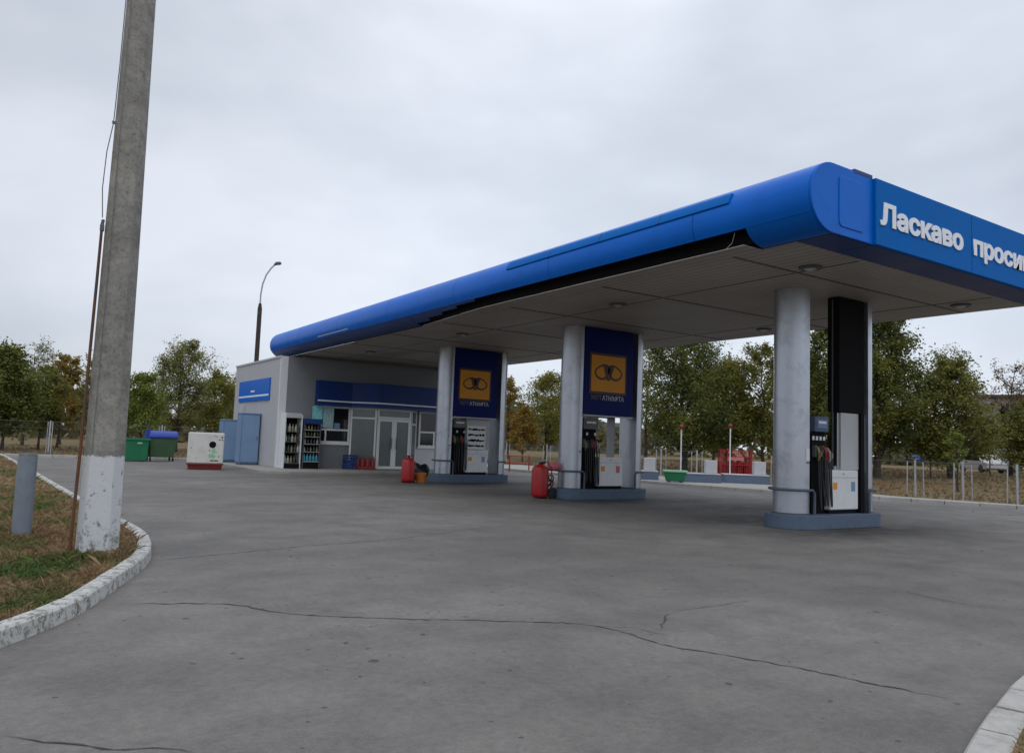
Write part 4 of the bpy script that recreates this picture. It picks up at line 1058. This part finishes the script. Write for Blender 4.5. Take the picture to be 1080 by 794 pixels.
KINDS = {
 'dense':   dict(m='l_dense', th=.2, tw=.014, lobes=26, lr=.42, env=ell, rise=.5, twigs=9, upw=.2, n=40, cl=.26, ls=1.0, asp=.75),
 'olive':   dict(m='l_olive', th=.24, tw=.014, lobes=20, lr=.4, env=ell, rise=.6, twigs=8, upw=.3, n=32, cl=.24, ls=1.0, asp=.7),
 'green':   dict(m='l_green', th=.2, tw=.014, lobes=20, lr=.4, env=egg, rise=.6, twigs=8, upw=.4, n=34, cl=.25, ls=1.0, asp=.7),
 'feather': dict(m='l_feather', th=.2, tw=.015, lobes=26, lr=.34, env=fan, rise=1.1, twigs=9, upw=1.2, n=34, cl=.2, ls=.95, asp=.5),
 'yellow':  dict(m='l_yellow', th=.2, tw=.013, lobes=22, lr=.4, env=egg, rise=.9, twigs=8, upw=.6, n=34, cl=.24, ls=1.0, asp=.6),
 'orange':  dict(m='l_orange', th=.25, tw=.013, lobes=18, lr=.4, env=egg, rise=.9, twigs=8, upw=.5, n=26, cl=.22, ls=.95, asp=.65),
 'sparse':  dict(m='l_olive', th=.25, tw=.015, lobes=16, lr=.34, env=fan, rise=.9, twigs=10, upw=.5, n=7, cl=.18, ls=.85, asp=.6),
 'brown':   dict(m='l_brown', th=.35, tw=.018, lobes=16, lr=.36, env=fan, rise=.8, twigs=10, upw=.3, n=9, cl=.18, ls=.8, asp=.6),
 'dark':    dict(m='l_dark', th=.16, tw=.017, lobes=34, lr=.36, env=egg, rise=.7, twigs=10, upw=.3, n=40, cl=.24, ls=1.0, asp=.65),
 'bushy':   dict(m='l_olive', th=.2, tw=.03, lobes=28, lr=.38, env=lambda u: math.sqrt(max(.06, 1-(1.5*u-.42)**2)), rise=.6, twigs=9, upw=.2, n=38, cl=.25, ls=.95, asp=.7),
 'conifer': dict(m='l_conifer', th=.06, tw=.014, lobes=26, lr=.32, env=cone, rise=.1, twigs=8, upw=-.1, n=26, cl=.24, ls=1.0, asp=.5),
 'sapling': dict(m='l_green', th=.4, tw=.011, lobes=8, lr=.4, env=ell, rise=1.2, twigs=6, upw=.7, n=16, cl=.24, ls=.7, asp=.55),
}
TREES = [
 ('dense', .4, 52, 5.8, 4.0, 'dark green rounded tree at the left edge of the photo'),
 ('sparse', 1.7, 66, 7.7, 4.6, 'thin sparse tree showing bare twigs above the dark tree at the left edge'),
 ('dense', -3.2, 55, 6.6, 4.6, 'dark green tree just outside the left edge of the photo'),
 ('olive', 2.3, 56, 5.2, 2.8, 'small olive tree between the dark left tree and the orange tree'),
 ('orange', 3.5, 59.9, 6.3, 2.7, 'orange autumn tree left of the concrete pole'),
 ('sparse', 4.75, 53.8, 6.0, 3.0, 'half bare tree with leaning dark trunk left of the concrete pole'),
 ('sparse', 4.4, 71.9, 7.6, 4.0, 'bare topped tree behind the orange one'),
 ('olive', 7.0, 67.6, 6.3, 3.2, 'olive tree hidden mostly by the concrete pole'),
 ('green', 7.4, 51.5, 4.9, 3.4, 'mid green tree above the green skip, right of the pole'),
 ('feather', 10.4, 57, 7.3, 5.6, 'tall feathery grey green tree behind the blue lidded bin'),
 ('yellow', 13.6, 60.4, 5.9, 4.6, 'yellowing bushy tree left of the shop wall'),
 ('yellow', 18.6, 72.4, 7.0, 5.0, 'yellowing tree behind the shop'),
 ('orange', 35.2, 53.3, 6.7, 3.0, 'orange brown tree right of the farthest island'),
 ('yellow', 36.7, 50.1, 6.9, 5.2, 'broad yellow green tree between the farthest and middle islands'),
 ('orange', 32.9, 47.8, 4.1, 2.8, 'low orange shrubby tree in front of the yellow green one'),
 ('dark', 34.7, 33.2, 9.6, 6.4, 'large dark green tree right of the middle island'),
 ('sparse', 37.5, 39.6, 8.6, 4.4, 'thin leaved tree just right of the middle island columns'),
 ('yellow', 37.8, 32.7, 6.8, 3.4, 'yellow green tree behind the red cage'),
 ('sparse', 40.5, 34.6, 8.0, 4.0, 'thin tree showing sky through its top behind the red cage'),
 ('yellow', 37.7, 29.7, 7.6, 4.0, 'taller yellow green tree left of the nearest island column'),
 ('dark', 41.3, 28.0, 9.8, 4.8, 'dark tree seen between the nearest island columns'),
 ('dark', 38.4, 23.2, 10.2, 5.6, 'large dark green tree right of the nearest island columns'),
 ('bushy', 42.0, 21.2, 6.3, 4.9, 'broad olive tree with a thick trunk at the right'),
 ('sparse', 58.9, 29.7, 9.4, 4.6, 'sparse grey tree rising behind the broad olive tree'),
 ('brown', 54.9, 24.0, 7.4, 4.4, 'nearly bare brown tree before the apartment block'),
 ('conifer', 80.2, 35.3, 6.3, 3.0, 'small dark conifer before the apartment block'),
 ('bushy', 53.5, 22.3, 4.8, 3.4, 'rounded olive bush tree at the right edge of the photo'),
 ('sapling', 50.9, 23.4, 3.6, 1.7, 'bright green sapling right of the broad olive tree'),
 ('sapling', 40.7, 21.6, 2.6, 1.1, 'thin dark sapling left of the thick trunk'),
 ('sapling', 34.0, 16.9, 2.6, .9, 'slender sapling just behind the right fence'),
 ('sparse', 33.4, 21.4, 3.6, 1.6, 'young sparse tree by the fence near the right columns'),
 ('olive', 46, 41, 7.5, 5.5, 'olive tree standing farther back behind the large dark tree'),
 ('dense', 50, 36, 8, 6, 'dark tree standing farther back behind the red cage'),
 ('olive', 48, 30, 7.5, 5, 'olive tree standing farther back behind the nearest island'),
 ('dense', 58, 36, 7.5, 6, 'dark rounded tree far back right of the nearest island'),
 ('olive', 30.5, 60, 6.5, 5, 'olive tree far back beside the shop, beyond the farthest island'),
]
NAMES = {'conifer': 'conifer_tree', 'sapling': 'sapling'}
for i, (k, x, y, h, w, lb) in enumerate(TREES):
    tree(NAMES.get(k, 'leafy_tree'), x, y, h, w, k, lb, 'trees around the station', seed=100+i, dens=1.0 if w < 5 else 1.25, ls=.13 if h < 5 else .15)
# far-off belt of woodland that reads as one mass
mb = MB(); q = random.Random(77)
for k in range(22000):
    a = q.uniform(-.5, 1.55); d = q.uniform(100, 135); 
    x, y = math.sin(a)*d, math.cos(a)*d
    hh = (5.6+1.6*math.sin(a*23)+1.2*math.sin(a*57+1)+.8*math.sin(a*131))*(.72 if a > 1.1 else 1)
    z = terrain_z(x, y)+hh*q.random()**.8
    s = q.uniform(.35, .8); v = Vector((q.gauss(0, 1), q.gauss(0, 1), q.gauss(0, .7))).normalized()*s; u = v.orthogonal().normalized()*s*.7
    p = Vector((x, y, z)); mb.add([p-v, p+u, p+v, p-u], [(0, 1, 2, 3)])
struct(mb.build('distant_woods', 'l_far'), 'stuff')
# tufts of dead grass and leaf litter on the field behind the fences
mb = MB()
for k in range(26000):
    if q.random() < .72: x, y = q.uniform(27.5, 62), q.uniform(4, 48)
    else: x, y = q.uniform(-12, 22), q.uniform(44, 66)
    if 22 < x < 29.0 and y > 10: continue
    z = terrain_z(x, y)-.01; a = q.uniform(0, 6.28); h = q.uniform(.03, .13); w = q.uniform(.015, .05)
    dx, dy = math.cos(a)*w, math.sin(a)*w
    mb.add([(x-dx, y-dy, z), (x+dx, y+dy, z), (x+dx*.6+q.gauss(0, .06), y+dy*.6, z+h), (x-dx*.7, y-dy*.7+q.gauss(0, .06), z+h*.8)], [(0, 1, 2, 3)])
struct(mb.build('dry_grass', 'l_tuft'), 'stuff')

# ------------------------------------------------------------------ far things on the right
def car(loc, rz, m, label, L=4.2, Hc=1.45):
    t = thing('parked_car', label, 'car', loc, rz)
    side = [(-L/2, .35), (-L/2+.02, .8), (-L/2+.75, .9), (-L*.18, Hc), (L*.17, Hc), (L*.34, .95), (L/2-.05, .85), (L/2, .4), (L/2-.3, .25), (-L/2+.3, .25)]
    mb = MB(); mb.prismY([(x, z) for x, z in side][::-1], -.82, .82); mb.build('body', m, t, bevel=.06)
    MB().prismY([(-L*.3, .93), (L*.3, .96), (L*.16, Hc-.07), (-L*.17, Hc-.07)], -.828, .828).build('side_glass', 'glass', t)
    for x in (-L*.3, L*.3):
        for s in (-1, 1):
            MB().tube([(x, s*.66, .31), (x, s*.84, .31)], .31, 16).build('wheel', 'rubber', t, smooth=40)
    return t
car((97, 54.2, .5), .9, 'carblue', 'blue parked car behind the fence under the broad olive tree')
car((76, 31.5, .5), .9, 'carblue', 'blue parked car at the right edge of the photo')
car((66.5, 31.2, .5), .95, 'carwhite', 'white parked car beyond the field, right of the sapling', 4.4)
t = thing('parked_van', 'white parked van beyond the field near the right edge', 'van', (70.5, 31.0, .5), .95)
MB().prismY([(-2.5, .3), (2.5, .3), (2.5, 1.0), (2.1, 1.2), (1.7, 1.95), (-2.5, 1.95)], -.95, .95).build('body', 'carwhite', t, bevel=.06)
MB().prismY([(1.0, 1.25), (2.0, 1.2), (1.65, 1.8), (1.0, 1.8)], -.957, .957).build('cab_glass', 'glass', t)
for x in (-1.5, 1.5):
    for s in (-1, 1): MB().tube([(x, s*.75, .33), (x, s*.96, .33)], .33, 16).build('wheel', 'rubber', t, smooth=40)
# apartment block
AB = thing('apartment_block', 'grey brown flat roofed apartment block behind the bare tree', 'building', (150, 62, .4), math.radians(-66))
MB().box(-9, 60, 0, 12, 0, 12.2).build('wall', 'apart', AB)
MB().box(-9.4, 60.4, -.4, 12.4, 12.2, 12.75).build('roof', 'roofdark', AB)
MB().box(4, 6.5, 2, 4.5, 12.75, 14.0).build('stair_head', 'roofdark', AB)
for fl in range(4):
    for k in range(15):
        x = -7+3.1*k; z = 1.2+2.9*fl
        w = MB().box(x, x+1.5, -.06, -.001, z, z+1.5).build('window', 'panelgrey', AB)
        MB().box(x+.1, x+.7, -.09, -.061, z+.1, z+1.4).box(x+.8, x+1.4, -.09, -.061, z+.1, z+1.4).build('pane', 'glass', w)
# low pale house seen between the trunks
LH = thing('low_house', 'long low pale house glimpsed between trunks left of the middle island', 'building', (64, 92, .4), math.radians(-35))
MB().box(-14, 14, 0, 8, 0, 3.0).build('wall', 'lowhouse', LH)
mb = MB(); mb.add([(-14.4, -.5, 3.001), (14.4, -.5, 3.001), (14.4, 8.5, 3.001), (-14.4, 8.5, 3.001), (-14.4, 4, 4.6), (14.4, 4, 4.6)], [(0, 1, 5, 4), (2, 3, 4, 5), (1, 2, 5), (3, 0, 4), (3, 2, 1, 0)]).build('roof', 'roofdark', LH)
for k in range(7):
    w = MB().box(-12+3.6*k, -10.6+3.6*k, -.05, -.001, 1, 2.2).build('window', 'panelgrey', LH)
    MB().box(-11.9+3.6*k, -10.7+3.6*k, -.08, -.051, 1.1, 2.1).build('pane', 'glass', w)

# ------------------------------------------------------------------ sky and light
wd = bpy.data.worlds.new('World'); sc.world = wd; wd.use_nodes = True; nt = wd.node_tree
bg = nt.nodes['Background']
sky = N(nt, 'ShaderNodeTexSky', sky_type='NISHITA'); sky.sun_disc = False
SE, SR = math.radians(50), math.radians(215)
sky.sun_elevation = SE; sky.sun_rotation = SR
tc = N(nt, 'ShaderNodeTexCoord').outputs['Generated']
sx = N(nt, 'ShaderNodeSeparateXYZ'); nt.links.new(tc, sx.inputs[0])
mp = N(nt, 'ShaderNodeMapping'); mp.inputs['Scale'].default_value = (1, 1, 2.2); nt.links.new(tc, mp.inputs['Vector'])
c1 = noise(nt, mp.outputs[0], 1.25, 4, .5, .2); c2 = noise(nt, mp.outputs[0], 4.2, 4, .5, .2)
k = math_(nt, 'ADD', math_(nt, 'MULTIPLY', c1, .75), math_(nt, 'MULTIPLY', c2, .25))
cl = ramp(nt, k, [(.34, (5.5, 5.95, 6.8)), (.5, (7.1, 7.65, 8.6)), (.64, (9.0, 9.5, 10.5))])
el = ramp(nt, sx.outputs[2], [(0, .88), (.2, .97), (.5, .95), (.66, 1.4), (1, 1.6)])
cl = mix(nt, 1.0, cl, el, 'MULTIPLY')
dv = math_(nt, 'SUBTRACT', math_(nt, 'MULTIPLY', sx.outputs[0], .83), math_(nt, 'MULTIPLY', sx.outputs[1], .55))
az = ramp(nt, math_(nt, 'MULTIPLY_ADD', dv, .5, .5), [(.1, .95), (.225, .9), (.37, 1.0), (.5, 1.09), (.75, 1.13), (1, 1.0)])
cl = mix(nt, 1.0, cl, az, 'MULTIPLY')
nt.links.new(mix(nt, .9, sky.outputs[0], cl), bg.inputs['Color'])
bg.inputs['Strength'].default_value = .1
sl = bpy.data.lights.new('sun', 'SUN'); sl.energy = .6; sl.angle = math.radians(35); sl.color = (1, .97, .93)
so = bpy.data.objects.new('sun', sl); col.objects.link(so)
# sun_rotation is measured clockwise from +Y
dirv = Vector((math.sin(SR)*math.cos(SE), math.cos(SR)*math.cos(SE), math.sin(SE)))
so.rotation_euler = dirv.to_track_quat('Z', 'Y').to_euler(); so.location = (0, 0, 40)

vs_ = sc.view_settings; vs_.view_transform = 'Standard'; vs_.look = 'None'; vs_.exposure = 0; vs_.gamma = 1; vs_.use_curve_mapping = False
sc.render.engine = 'CYCLES'; sc.cycles.use_denoising = True; sc.cycles.max_bounces = 6
